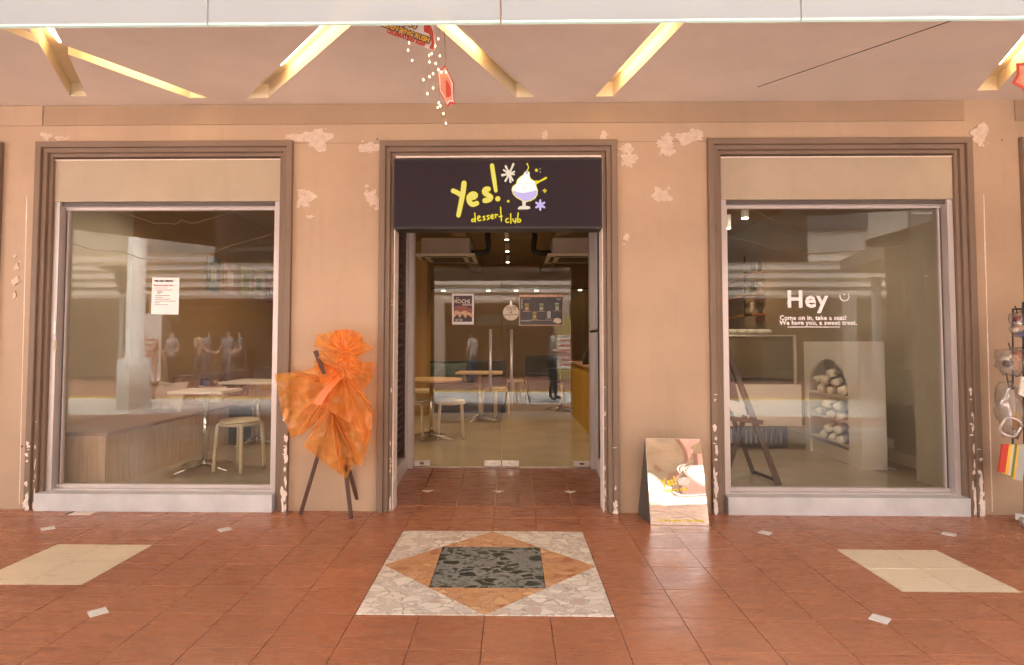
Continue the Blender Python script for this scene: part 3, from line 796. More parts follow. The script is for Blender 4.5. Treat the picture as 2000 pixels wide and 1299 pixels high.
for st in ([(495, 1005), (503, 1090), (505, 1155)], [(495, 1110), (460, 1105), (442, 1135), (462, 1150), (498, 1130)],
           [(545, 1095), (585, 1080), (575, 1055), (548, 1070), (545, 1115), (570, 1135), (600, 1125)],
           [(665, 1062), (638, 1068), (650, 1090), (672, 1108), (640, 1128)], [(738, 1048), (708, 1052), (718, 1078), (742, 1095), (708, 1118)],
           [(772, 1070), (805, 1060), (800, 1035), (775, 1045), (770, 1085), (790, 1100), (820, 1090)],
           [(842, 1028), (850, 1080)], [(848, 1050), (862, 1032), (885, 1036)],
           [(932, 905), (938, 1020), (948, 1140)], [(908, 1068), (962, 1058)],
           [(1062, 1100), (1030, 1108), (1020, 1140), (1040, 1165), (1068, 1158)], [(1103, 1015), (1105, 1100), (1106, 1180)],
           [(1140, 1105), (1150, 1145), (1180, 1140), (1190, 1100)], [(1188, 1105), (1190, 1150), (1178, 1175)],
           [(1232, 1005), (1222, 1090), (1225, 1155)], [(1228, 1115), (1262, 1110), (1268, 1150), (1230, 1160)]):
    S(st, 11, M['yel'])
# cream splat
cx, cy = 1072, 335
for ex, ey, r_ in ((1020, 215, 20), (1148, 180, 20), (985, 278, 15), (965, 365, 24), (1015, 462, 19), (1100, 480, 19), (1160, 352, 15), (1165, 305, 15), (1140, 455, 15)):
    S([(cx, cy), ((cx+ex)/2+4, (cy+ey)/2+4), (ex, ey)], [26, 15, r_], M['cream_l'], 'splat_arm')
S([(1060, 340), (1085, 335)], 42, M['cream_l'], 'splat_arm')
# sundae: yellow outline silhouette, white cream, lilac bowl, foot
def F2(pts, m_, Yo, name):
    P_ = [aty(870+x/8.659, 300+y/8.659, SYF-.0055-Yo) for x, y in pts]
    return MB().prism(P_, (0, .0016, 0)).build(name, m_, sg)
body = [(1380, 285), (1425, 310), (1425, 370), (1450, 425), (1520, 465), (1540, 540), (1565, 620), (1560, 700), (1520, 760), (1440, 805), (1370, 820), (1290, 800), (1200, 750), (1140, 690), (1112, 605), (1135, 550), (1190, 510), (1210, 440), (1260, 390), (1320, 350), (1335, 310)]
inner = [((x-1345)*.93+1345, (y-570)*.94+572) for x, y in body]
F2(body, M['yel'], 0, 'sundae_outline')
F2([p for p in inner], M['white_l'], .002, 'sundae_cream')
F2([(1135, 620), (1220, 655), (1320, 668), (1440, 645), (1545, 618), (1545, 695), (1500, 752), (1430, 792), (1360, 806), (1295, 786), (1210, 738), (1155, 680)], M['lil'], .004, 'sundae_bowl')
F2([(1295, 800), (1365, 810), (1355, 880), (1425, 895), (1438, 925), (1400, 942), (1230, 945), (1222, 925), (1250, 895), (1305, 880)], M['cream_l'], .001, 'sundae_foot')
S([(1375, 320)], 26, M['lil'], 'sundae_cherry', Yo=.005)
S([(1380, 285), (1405, 240), (1395, 200), (1380, 172)], [10, 9, 9, 14], M['yel'], 'cherry_stem')
S([(1540, 488), (1600, 465), (1700, 412)], [34, 14, 20], M['yel'], 'spoon')
for ex, ey in ((1278, 503), (1386, 500)): S([(ex, ey)], 9, M['yel2'], 'sundae_eye', Yo=.005)
S([(1325, 578), (1342, 588), (1355, 578)], 5, M['yel2'], 'sundae_mouth', Yo=.005)
def star(cx, cy, r0, r1, n, m_, rot=0, name='star'):
    F2([(cx+(r0 if k % 2 == 0 else r1)*math.sin(rot+math.pi*k/n), cy-(r0 if k % 2 == 0 else r1)*math.cos(rot+math.pi*k/n)) for k in range(2*n)], m_, .001, name)
star(1540, 282, 36, 18, 5, M['yel']); star(1062, 806, 32, 16, 5, M['yel'], .2); star(1680, 628, 44, 20, 4, M['yel']); F2([(1668, 628), (1680, 616), (1692, 628), (1680, 640)], M['signface'], .003, 'star_hole')
for k in range(6):
    an = k*math.pi/3; S([(1603, 870), (1603+80*math.sin(an), 870-80*math.cos(an))], [26, 17], M['lil'], 'flower_petal')
S([(1595, 262), (1612, 248)], 4, M['cream_l'], 'dash'); S([(1595, 300), (1610, 314)], 4, M['cream_l'], 'dash')

# =================================================================== DOOR POSTERS
def flat(pxs, Y, off, m_, name, parent):
    return MB().prism([aty(x, y, Y-off) for x, y in pxs], (0, .0006, 0)).build(name, m_, parent)
def rect(x0, y0, x1, y1): return [(x0, y1), (x1, y1), (x1, y0), (x0, y0)]
PY = DY+.0045
t = thing('poster', 'waffle poster in white border taped on the left glass door', 'poster', aty(904, 603, PY))
M['pbrown'] = mat('poster dark brown', (.07, .03, .035), .5); M['ptan'] = mat('poster tan', (.62, .36, .22), .5, .3, 60); M['pred'] = mat('poster waffle red', (.30, .09, .06), .5, .5, 90)
flat(rect(883, 573.5, 925.5, 634), PY, 0, M['paper'], 'sheet', t)
flat(rect(886, 577.5, 922, 628.5), PY, .001, M['pbrown'], 'print_ground', t)
flat([(886, 622), (886, 602), (892, 599), (912, 600), (922, 606), (924, 620), (918, 618), (914, 614), (909, 622), (903, 613), (898, 621), (893, 614)], PY, .002, M['ptan'], 'waffle_print', t)
flat([(886, 609), (887, 599), (898, 597), (912, 599), (923, 605), (922, 612), (912, 609), (908, 606), (899, 610), (893, 606)], PY, .003, M['pred'], 'waffle_print', t)
k = (DY+CD)/F
M['cr'] = mat('cream print', (.68, .55, .42), .5)
text('lettering', 'MOCHI', aty(901.5, 589, PY-.003), 8.4*k*1.25, M['cr'], t, bold=.0012, sx=.95)
text('lettering', 'WAFFLE', aty(912, 595.5, PY-.003), 4.2*k*1.3, M['cr'], t, bold=.0006, sx=.95)
text('lettering', 'YES!', aty(893, 582.5, PY-.003), 2.6*k*1.3, M['cr'], t)
text('lettering', '$7.50', aty(896, 625.2, PY-.0032), 4.6*k*1.35, M['cr'], t, bold=.0005)
MB().lathe([(3.3*k, 0), (3.3*k, .0005)], (0, 0, 0), 16).build('x', M['cr'], t) if 0 else None
t = thing('card', 'round cream handwritten card clipped on the right glass door', 'card', aty(998, 608, PY))
c = aty(998, 610.5, PY-.001); b = MB()
b.prism([(c.x+15.5*k*math.cos(a), c.y, c.z+15.5*k*math.sin(a)) for a in [2*math.pi*i/32 for i in range(32)]], (0, .0012, 0)); b.build('disc', M['cr'], t)
flat(rect(996.3, 587, 999.8, 597), PY, .003, M['steel'], 'clip', t)
for s_, dy, sz in (('FOLLOW', -9.6, 4.2), ('OUR IG!', -5.5, 4.4), ('@', -.5, 4.5), ('yes.dessertclub', 4.5, 3.6)):
    text('handwriting', s_, aty(998, 610+dy, PY-.0016), sz*k*1.2, M['ink'], t, bold=.0002, tilt=.03, sx=1.0, shear=.2)
t = thing('poster', 'dark drinks menu poster with five cups on the right glass door', 'poster', aty(1057, 604, PY))
flat(rect(1014, 575.5, 1100, 636), PY, 0, M['ptan'], 'sheet', t)
M['pdark'] = mat('poster charcoal', (.045, .032, .032), .45, .3, 20)
flat(rect(1015.6, 580.3, 1098.8, 634.5), PY, .001, M['pdark'], 'print_ground', t)
M['pgreen'] = mat('matcha green', (.16, .22, .05), .5, .4, 200); M['por'] = mat('print orange', (.60, .30, .08), .5, .4, 200); M['pgrey'] = mat('print milky', (.45, .45, .40), .5, .5, 200)
for (x, y, bot) in ((1029, 600, 'por'), (1057.5, 600, 'pgrey'), (1088, 599, 'pgrey'), (1044, 616, 'por'), (1072, 615, 'pgrey')):
    g_ = flat([(x-3, y+6), (x+3, y+6), (x+4, y-7), (x-4, y-7)], PY, .002, M[bot], 'cup_print', t)
    flat([(x-3.3, y+.5), (x+3.3, y+.5), (x+3.8, y-5.5), (x-3.8, y-5.5)], PY, .003, M['pgreen' if x != 1072 else 'pgrey'], 'cup_print', t)
    flat(rect(x-7, y+7.8, x+7, y+8.4), PY, .002, M['cr'], 'caption_print', t)
text('lettering', 'Yes! Drinks', aty(1019.2, 593, PY-.003), 3.3*k*1.25, M['cr'], t, bold=.0004, tilt=math.pi/2)
text('lettering', 'Yes! Matcha', aty(1030, 583.5, PY-.003), 2.4*k*1.25, M['cr'], t)
text('lettering', 'Yes!', aty(1091, 584.5, PY-.003), 4*k*1.25, M['cr'], t, bold=.0005)
text('lettering', 'SORBET', aty(1028, 627, PY-.003), 3.6*k*1.25, M['pgrey'], t, sx=1.3)
flat([(1080, 628), (1083, 622), (1090, 621), (1096, 624), (1096, 630), (1090, 632), (1084, 630)], PY, .002, M['cr'], 'bowl_print', t)
flat(rect(1017, 625.8, 1078, 626.2), PY, .0024, M['cr'], 'rule_print', t)

# =================================================================== WINDOW GRAPHICS
GYW = .1085
t = thing('paper_notice', 'white printed hiring notice taped inside the left window', 'notice', aty(323, 578, GYW))
kw = (GYW+CD)/F
flat([(295, 613.5), (348.5, 614.5), (350.5, 542.5), (297.5, 542)], GYW, 0, M['paper'], 'sheet', t)
text('lettering', 'WE ARE HIRING', aty(320, 549, GYW-.002), 5.2*kw, M['ink'], t, bold=.0008, sx=1.0)
text('lettering', 'APPLY NOW DESSERT CREW', aty(319, 557.6, GYW-.002), 3.0*kw, M['redink'], t, bold=.0003)
for (x0, x1, y) in ((303, 327, 562.5), (303, 336, 566.5), (307, 316, 569), (307, 319, 571), (307, 313, 573.5), (303, 332, 577.3), (303, 318, 580.7), (302, 333, 584.5), (302, 343, 588.2), (302, 312, 591.5), (302, 328, 595.3)):
    flat(rect(x0, y-.45, x1, y+.45), GYW, .0015, M['ink'], 'text_line', t)
t = thing('window_lettering', 'white Hey lettering and smiley with welcome lines on the right window', 'lettering', aty(1596, 600, GYW))
kk = kw
p = aty(1576, 586, GYW-.0005); text('greeting_word', 'Hey', p, 46*kk, M['vinyl'], t, bold=.0048, sx=.98, spacing=1.1)
text('greeting_line', 'Come on in, take a seat!', aty(1588, 621, GYW-.0005), 12.4*kk, M['vinyl'], t, bold=.0011, spacing=1.04)
text('greeting_line', 'We have you, a sweet treat.', aty(1598, 630.7, GYW-.0005), 12.4*kk, M['vinyl'], t, bold=.0011, spacing=1.04)
flat(rect(1537.8, 638, 1640.5, 639.5), GYW, .0005, M['vinyl'], 'underline', t)
arc = [aty(1649.5+9*math.cos(a), 578.5+9*math.sin(a), GYW-.001) for a in [math.radians(q) for q in range(-5, 200, 12)]]
MB().tube(arc, .0036, 6, .2).build('smiley_mouth', M['vinyl'], t)
for x in (1648.5, 1657): c = aty(x, 575, GYW-.001); MB().tube([c, c+V(.001, 0, 0)], .006, 8, .2, 'round').build('smiley_eye', M['vinyl'], t)

# bare fairy wires pinned over both windows
M['wire'] = mat('copper wire', (.45, .34, .22), .4, metal=.6)
def wire(label, pts, Y, seed):
    P_ = []; 
    for i in range(len(pts)-1):
        for j in range(8):
            t_ = j/8; x = pts[i][0]*(1-t_)+pts[i+1][0]*t_; y = pts[i][1]*(1-t_)+pts[i+1][1]*t_
            P_.append(aty(x, y+2.2*noise.noise(V(x*.06, seed, 0)), Y))
    P_.append(aty(*pts[-1], Y))
    o = MB().tube(P_, .0012, 4).build('fairy_wire', M['wire']); tag(o, label, 'wire', 'bare fairy wires across the windows')
wire('upper thin fairy wire sagging across the left window', [(122, 425), (150, 402), (175, 397), (240, 415), (300, 436), (345, 437), (355, 430), (375, 437), (420, 425), (470, 408)], .10, 1)
wire('lower thin fairy wire sagging across the left window', [(122, 470), (180, 488), (240, 492), (275, 505), (340, 508), (400, 500), (450, 480), (538, 455)], .10, 2)
wire('upper thin fairy wire sagging across the right window', [(1416, 410), (1450, 406), (1480, 415), (1520, 434), (1545, 432), (1590, 455), (1630, 457), (1690, 450)], .10, 3)
wire('lower thin fairy wire sagging across the right window', [(1416, 462), (1460, 470), (1510, 485), (1545, 497), (1620, 493), (1720, 487), (1840, 470)], .10, 4)

# =================================================================== GLASS FASCIA
FYG = -2.61; zb = .99+CH; zt = zb+.75
fpx = [-9, -4.4, -2.9]
joints = [aty(405, 46, FYG).x, aty(978, 46, FYG).x, aty(1565, 42, FYG).x]
st_ = joints[2]-joints[1]; js = [joints[0]-3*st_, joints[0]-2*st_, joints[0]-st_] + joints + [joints[2]+st_, joints[2]+2*st_, joints[2]+3*st_]
zL, zR = aty(0, 45, FYG).z, aty(2000, 32, FYG).z
lbls = ['far left', 'second from left', 'left edge', 'upper left', 'upper middle left', 'upper middle right', 'upper right', 'far right end']
for i in range(len(js)-1):
    t = thing('glass_fascia_panel', lbls[i]+' pane of the hanging glass fascia above the walkway edge', 'glass panel', ((js[i]+js[i+1])/2, FYG, zb), 'glass fascia panes')
    x0, x1 = js[i]+.003, js[i+1]-.003
    box('frosted_band', (x0, FYG, zb+.006), (x1, FYG+.012, zb+.15), M['frost'], t)
    box('glass_sheet', (x0, FYG, zb+.1505), (x1, FYG+.012, zt), M['fascia'], t)
    box('glass_edge', (x0, FYG-.001, zb), (x1, FYG+.013, zb+.0055), M['edge'], t)
    for xx in (x0+.06, x1-.06):
        MB().tube([(xx, FYG+.03, zb+.40), (xx, FYG-.012, zb+.40)], .02, 12).build('stud', M['steel'], t)
box('fascia_rail', (-9, FYG-.03, zt), (9, FYG+.08, zt+.08), M['alu'], ceil)

# =================================================================== HANGING DECORATIONS
HY = -1.35
kh = (HY+CD)/F
M['card'] = mat('white card', (.72, .62, .58), .5); M['cred'] = mat('card red', (.55, .06, .035), .5); M['cpeach'] = mat('card peach', (.66, .26, .16), .5, .2, 30); M['cyel'] = mat('card yellow', (.85, .46, .05), .5); M['cnavy'] = mat('card navy', (.05, .04, .08), .5)
t = thing('hanging_sign', 'hanging die-cut sign with ring rush wording partly behind the glass', 'sign', aty(800, 60, HY))
b = MB(); Zc = HY
b.prism([aty(x, y, HY) for x, y in ((735, 20), (748, 49), (757, 60), (775, 66), (800, 76), (825, 90), (838, 96), (848, 100), (851, 92), (846, 40), (840, 10), (740, 5))], (0, .004, 0)); b.build('sign_board', M['card'], t)
b = MB(); b.prism([aty(x, y, HY-.002) for x, y in ((828, 38), (836, 38), (846, 62), (848, 88), (846, 98), (838, 94), (843, 84), (838, 66), (828, 62))], (0, .0015, 0)); b.build('red_border', M['cred'], t)
tl = math.radians(-21)
for body_, x, y, sz, mm, bo in (("GOLDEN RING RUSH", 786, 60.5, 11.5, 'cnavy', .006), ("GOLDEN RING RUSH", 785.5, 60, 11.5, 'cyel', .0012), ("CELEBRATING SG60", 793, 74, 8.6, 'cred', .0016), ("JC'S", 803, 47, 15, 'cnavy', .006), ("JC'S", 802.5, 46.5, 15, 'cyel', .0012)):
    text('lettering', body_, aty(x, y, HY-.003-(.003 if mm == 'cyel' else 0)), sz*kh*1.25, M[mm], t, bold=bo, tilt=tl, sx=.86)
t2 = thing('star_card', 'red bordered six pointed card hanging under the ring rush sign', 'hanging card', aty(868, 165, HY))
outl = [(853, 131), (862, 135), (870, 126), (876, 141), (887, 163), (886, 185), (889, 204), (880, 202), (874, 210), (868, 196), (857, 177), (856, 155)]
cxx, cyy = 870, 168
MB().prism([aty(x, y, HY) for x, y in outl], (0, .003, 0)).build('card_back', M['cred'], t2)
MB().prism([aty(cxx+(x-cxx)*.86, cyy+(y-cyy)*.88, HY-.0012) for x, y in outl], (0, .001, 0)).build('card_edge', M['card'], t2)
MB().prism([aty(cxx+(x-cxx)*.72, cyy+(y-cyy)*.78, HY-.0024) for x, y in outl], (0, .001, 0)).build('card_print', M['cpeach'], t2)
MB().tube([aty(872, 158, HY-.004), aty(875, 170, HY-.004), aty(876, 184, HY-.004), aty(872, 188, HY-.004)], [.004, .012, .014, .004], 8, .1, 'round', smooth=True).build('red_swirl', M['cred'], t2)
MB().tube([aty(869, 22, HY), aty(868, 60, HY), aty(871, 126, HY+.001)], .0012, 4).build('cord', M['black'], t2)
# right edge card
outr = [(1999+40*math.sin(k*math.pi/6+.2)*(1 if k % 2 == 0 else .72), 150-40*math.cos(k*math.pi/6+.2)*(1 if k % 2 == 0 else .72)) for k in range(12)]
t2 = thing('star_card', 'red bordered star card cut by the right edge of the view', 'hanging card', aty(2005, 150, HY))
outr = [(x+16, y) for x, y in outr]
MB().prism([aty(x, y, HY) for x, y in outr], (0, .003, 0)).build('card_back', M['cred'], t2)
MB().prism([aty(2015+(x-2015)*.82, 150+(y-150)*.82, HY-.0012) for x, y in outr], (0, .001, 0)).build('card_print', M['cpeach'], t2)
MB().tube([aty(2015, 20, HY), aty(2015, 110, HY)], .0012, 4).build('cord', M['black'], t2)
# fairy drops
t = thing('fairy_lights', 'cluster of warm drop fairy lights hanging under the ring rush sign', 'fairy lights', aty(850, 100, HY-.02))
M['bulb'] = emis('warm bulb', (1, .72, .35), .55)
drops = [(799, 84), (797, 98), (805, 118), (856, 76), (843, 105), (850, 90), (859, 109), (839, 121), (851, 124), (827, 156), (839, 150), (846, 144), (846, 172), (835, 183), (857, 201), (855, 210), (860, 207), (866, 222), (871, 241), (838, 108), (862, 141), (871, 141), (856, 136)]
for i, (x, y) in enumerate(drops):
    c = aty(x, y, HY-.02-.02*(i % 3)); MB().ball(c, .0048, 1, (1, 1, 1.5)).build('bulb', M['bulb'], t, smooth=True)
for pts in ([(800, 44), (799, 84), (797, 98), (805, 118)], [(840, 44), (843, 105), (827, 130), (827, 156)], [(845, 44), (850, 90), (838, 108), (839, 150), (846, 144), (846, 172)], [(862, 44), (856, 76), (859, 109), (856, 136), (862, 141), (857, 201), (860, 207), (866, 222)], [(868, 44), (871, 141), (868, 200), (871, 241)], [(838, 108), (830, 160), (835, 183)]):
    MB().tube([aty(x, y, HY-.02) for x, y in pts], .0007, 4, smooth=True).build('wire', M['wire'], t)

# =================================================================== FLOWER STAND
fs = thing('flower_stand', 'dark wooden tripod stand wrapped in crumpled orange film beside the door', 'flower stand', onz(645, 1000))
top = aty(640, 690, -.16)
def leg(p, q, r=.012, nm='leg'): MB().box((-r, -r, 0), (r, r, 1)).build
def bar(parent, name, p, q, w_, t_, m_, side=V(1, 0, 0)):
    p, q = Vector(p), Vector(q); d = (q-p).normalized(); s = (side-d*side.dot(d)).normalized(); n = d.cross(s)
    b = MB(); pts = [p+s*w_+n*t_, p-s*w_+n*t_, p-s*w_-n*t_, p+s*w_-n*t_]; b.prism(pts, q-p); return b.build(name, m_, parent)
bar(fs, 'leg', onz(587, 1004), aty(648, 800, -.14), .0125, .010, M['wooddk']); bar(fs, 'leg', aty(648, 800, -.14), aty(668, 740, -.145), .0125, .010, M['wooddk'])
bar(fs, 'leg', onz(686, 1013), aty(660, 790, -.15), .0125, .010, M['wooddk']); bar(fs, 'leg', aty(660, 790, -.15), aty(618, 688, -.10), .013, .010, M['wooddk'])
bar(fs, 'leg', onz(704, 996.5), aty(668, 870, -.07), .0125, .010, M['wooddk']); bar(fs, 'leg', aty(668, 870, -.07), aty(645, 780, -.10), .0125, .010, M['wooddk'])
bar(fs, 'leg_tip', aty(634, 730, -.30), aty(615.5, 685, -.33), .013, .010, M['wooddk'])
bar(fs, 'ledge', aty(628, 838, -.15), aty(680, 838, -.15), .01, .012, M['wooddk'], V(0, 0, 1))
def sheet(cen, outline, Y, pleat, kf, seed, depth=.05, name='wrapping_film', nr=26, na=150, bulge=.04, closed=True, orient=1):
    b = MB(); c = aty(*cen, Y)
    O_ = [Vector((x, y, 0)) for x, y in outline]
    n = len(O_); P_ = []
    for i in range(na):
        t_ = i/na*n if closed else i/(na-1)*(n-1); k = int(t_) % n; f_ = t_-int(t_)
        a, b_ = O_[k], O_[(k+1) % n] if closed else O_[min(k+1, n-1)]
        P_.append(a.lerp(b_, f_))
    grid = []
    for j in range(nr+1):
        r = j/nr; row = []
        for i, q in enumerate(P_):
            rr = r**.9
            x = cen[0]+(q.x-cen[0])*rr; y = cen[1]+(q.y-cen[1])*rr
            th = i/len(P_)*2*math.pi
            pl = abs(math.sin(kf*th+2.5*noise.noise(V(math.cos(th)*1.5, math.sin(th)*1.5, seed))+seed))
            pl = (pl-.5)*pleat*(r**.7)*max(0, 1-.75*r)*1.6
            nz = noise.noise(V(x*.03, y*.03, seed*3.1))*.06
            v1 = noise.voronoi(V(x*.030, y*.030, seed*2.3))[0]; v2 = noise.voronoi(V(x*.075+.3*nz, y*.075, seed*5.1))[0]
            nz += (v1[1]-v1[0])*.045 + (v2[1]-v2[0])*.008
            yy = Y - bulge*math.sin(min(1, r*1.1)*math.pi*.75) + pl + nz*min(1, r*2.5)*depth/.05
            wob = 1+.03*noise.noise(V(th*3, seed, 0))
            row.append(b.bm.verts.new(aty(cen[0]+(x-cen[0])*wob, cen[1]+(y-cen[1])*wob, min(yy, -.015))))
        grid.append(row)
    m_ = len(P_)
    for j in range(nr):
        for i in range(m_ if closed else m_-1):
            try: b.bm.faces.new((grid[j][i], grid[j][(i+1) % m_], grid[j+1][(i+1) % m_], grid[j+1][i]))
            except ValueError: pass
    bmesh.ops.remove_doubles(b.bm, verts=b.bm.verts[:], dist=1e-5)
    o = b.build(name, M['wrap'], fs, smooth=False); 
    for p_ in o.data.polygons: p_.use_smooth = True
    return o
sheet((655, 745), [(538, 731), (568, 727), (600, 722), (625, 712), (660, 730), (668, 760), (640, 795), (612, 832), (592, 848), (568, 856), (556, 820), (545, 775)], -.17, .05, 4, 1.3, nr=34)
sheet((648, 800), [(640, 790), (662, 790), (700, 800), (728, 800), (724, 850), (708, 912), (692, 906), (676, 934), (660, 922), (632, 905), (592, 872), (610, 840)], -.20, .06, 5, 2.7, nr=32)
sheet((672, 735), [(640, 735), (660, 728), (690, 738), (712, 765), (726, 795), (728, 828), (716, 870), (690, 830), (660, 812), (628, 796), (615, 790), (628, 765)], -.24, .05, 5, 4.1, nr=32)
sheet((678, 720), [(690, 705), (715, 708), (730, 706), (731, 722), (722, 748), (704, 765), (690, 750)], -.16, .03, 3, 5.2, nr=20, na=90)
sheet((675, 693), [(648, 692), (634, 684), (612, 676), (618, 654), (640, 650), (655, 646), (680, 644), (702, 650), (712, 668), (732, 682), (712, 690), (696, 698)], -.24, .05, 4, 6.4, nr=28)
sheet((672, 688), [(642, 676), (643, 660), (655, 646), (678, 643), (700, 649), (710, 668), (705, 690), (690, 692)], -.27, .03, 3, 9.6, nr=24, na=110)
sheet((672, 720), [(618, 684), (640, 684), (672, 694), (700, 700), (712, 716), (704, 730), (680, 745), (655, 742), (635, 735), (622, 722), (614, 706)], -.28, .04, 5, 7.9, nr=26)
sheet((664, 728), [(640, 716), (618, 700), (614, 720), (625, 745), (632, 762), (640, 740)], -.25, .02, 2, 8.3, nr=20, na=90)
sheet((676, 700), [(660, 690), (676, 682), (700, 696), (706, 712), (690, 716), (664, 716), (652, 706)], -.31, .03, 3, 3.3, nr=20, na=90)
# ribbon tail
b = MB(); L = [aty(x, y, -.33) for x, y in ((668, 738), (655, 752), (640, 770), (627, 792))]; Rr = [aty(x, y, -.315) for x, y in ((658, 736), (642, 748), (624, 768), (610, 788))]
for i in range(3): b.prism([L[i], Rr[i], Rr[i+1], L[i+1]], (0, .0008, 0))
b.build('ribbon_tail', M['wrap'], fs)

# =================================================================== MIRROR BOARD
t = thing('mirror_board', 'leaning mirrored acrylic sign board with small yellow Yes! print', 'sign board', onz(1328, 1025))
bl_, br_ = onz(1271, 1025.5), onz(1385.5, 1026.5); tl_, tr_ = aty(1260.5, 855.5, -.235), aty(1368, 857.5, -.235)
nrm = (br_-bl_).cross(tl_-bl_).normalized()
if nrm.y > 0: nrm = -nrm
def mp_(u, v, off=0): return (bl_.lerp(br_, u)).lerp(tl_.lerp(tr_, u), v)+nrm*off
MB().prism([mp_(0, 0), mp_(1, 0), mp_(1, 1), mp_(0, 1)], -nrm*.012).build('board_back', M['cr'], t)
b = MB(); b.prism([mp_(.004, .004, .0005), mp_(.996, .004, .0005), mp_(.996, .996, .0005), mp_(.004, .996, .0005)], nrm*.002); b.build('mirror_sheet', M['mirror'], t)
b = MB(); b.prism([tl_+V(.002, .014, -.005), V(bl_.x-.03, -.03, .0), V(br_.x-.02, -.03, .0), tr_+V(-.01, .014, -.005)], (0, .006, 0)); b.build('back_leg', M['alud'], t)
b = MB(); b.prism([tl_+V(.002, .012, -.01), bl_+V(.002, .012, .0), V(bl_.x-.03, -.03, .0)], (.004, 0, 0)); b.build('side_gusset', M['alud'], t)
ex = (br_-bl_).normalized(); ez = nrm.cross(ex); 
if ez.z < 0: ez = -ez
rm = Matrix((ex, ez, nrm)).transposed().to_4x4()
M['ytext'] = mat('yellow print', (.80, .62, .05), .5)
text('lettering', 'Yes!', mp_(.36, .49, .004), .078, M['ytext'], t, bold=.003, tilt=.25, rotm=rm, sx=.8)
text('lettering', 'dessert club', mp_(.47, .405, .004), .036, M['ytext'], t, bold=.001, tilt=.08, rotm=rm)
text('lettering', 'Gather Together In a Sweet Paradise', mp_(.52, .055, .004), .024, M['ytext'], t, bold=.0006, rotm=rm, sx=.86)
text('lettering', 'Yes!', mp_(.56, .17, .004), .05, M['ytext'], t, bold=.0008, tilt=.4, rotm=rm) if 0 else None
b = MB(); 
b.tube([mp_(.60, .5, .005), mp_(.66, .5, .005)], .030, 10, .2, 'round'); b.build('sundae_print', M['lozenge'], t)

# =================================================================== INTERIOR LEFT
def P(px, py, Y): return aty(px, py, Y)
bn = thing('bench', 'pale laminate bench along the left wall inside the window', 'bench', (-3.5, 1.4, IZ))
bx = -3.26; b1 = 2.35
box('bench_front', (bx-.02, .32, IZ), (bx, b1, .50), M['woodlt'], bn)
box('bench_end', (RX0+.01, .30, IZ), (bx+.0, .3195, .50), M['woodlt'], bn)
box('bench_seat', (RX0+.01, .29, .5005), (bx+.02, b1, .53), M['bench_top'], bn, bev=.004)
for i in range(7): box('seam', (bx-.001, .6+i*.26, IZ+.02), (bx+.001, .604+i*.26, .49), M['bench_top'], bn)
bn2 = thing('bench', 'dark wooden bench further back in the left window', 'bench', (-3.3, 4, IZ))
box('bench_front', (-3.0, 2.36, IZ), (-2.98, 6.8, .52), M['bench_top'], bn2); box('bench_seat', (RX0+.01, 2.36, .5205), (-2.95, 6.8, .56), M['bench_top'], bn2, bev=.004)
box('backrest', (RX0+.01, 2.4, .56), (RX0+.10, 6.8, .86), M['bench_top'], bn2, bev=.01)
def cushion(label, px, py, Y, w_, h_, m_, rz, tilt=0):
    c = P(px, py, Y); b = MB()
    bmesh.ops.create_grid(b.bm, x_segments=14, y_segments=14, size=1)
    vs = b.bm.verts[:]; ex_ = bmesh.ops.extrude_face_region(b.bm, geom=b.bm.faces[:])
    top_ = [g for g in ex_['geom'] if isinstance(g, bmesh.types.BMVert)]
    for sgn, L_ in ((1, top_), (-1, [v for v in b.bm.verts if v not in set(top_)])):
        for v in L_:
            x, y = v.co.x, v.co.y; th = (max(0, (1-x*x)*(1-y*y)))**.45*.32
            pin = 1-.10*(1-abs(x))*abs(y) - .10*(1-abs(y))*abs(x)
            th *= 1+.25*noise.noise(V(x*3, y*3, px))
            v.co = V(x*pin*w_/2, sgn*(th+.01)*w_/2, y*pin*h_/2)
    mt_ = Matrix.Translation(c) @ Matrix.Rotation(rz, 4, 'Z') @ Matrix.Rotation(tilt, 4, 'X')
    bmesh.ops.transform(b.bm, matrix=mt_, verts=b.bm.verts[:])
    o = b.build('cushion', m_, None, smooth=True); tag(o, label, 'cushion', 'cushions on the benches'); return o
cushion('pale quilted cushion upright on the bench behind the near table', 330, 778, 1.75, .44, .36, M['cush1'], -.35, -.25)
cushion('pale pink cushion on the bench, behind the steel table column', 410, 778, 2.5, .44, .30, M['cush1'], -.35, -.25)
cushion('brown patterned cushion on the dark bench by the blue box', 458, 764, 3.3, .50, .34, M['cush2'], -.4, -.3)
cushion('mustard yellow cushion at the right end of the bench', 512, 765, 4.2, .50, .34, M['cush3'], -.3, -.3)
cushion('small white cushion above the yellow one in the left window', 500, 735, 4.9, .45, .30, M['cush1'], -.3, -.2)
c = P(385, 752, 2.9); o = box('cloth_box', (c.x-.12, c.y-.09, c.z-.08), (c.x+.12, c.y+.09, c.z+.08), M['bluebox'], bev=.02); tag(o, 'dark blue cloth box between cushions on the bench', 'box')

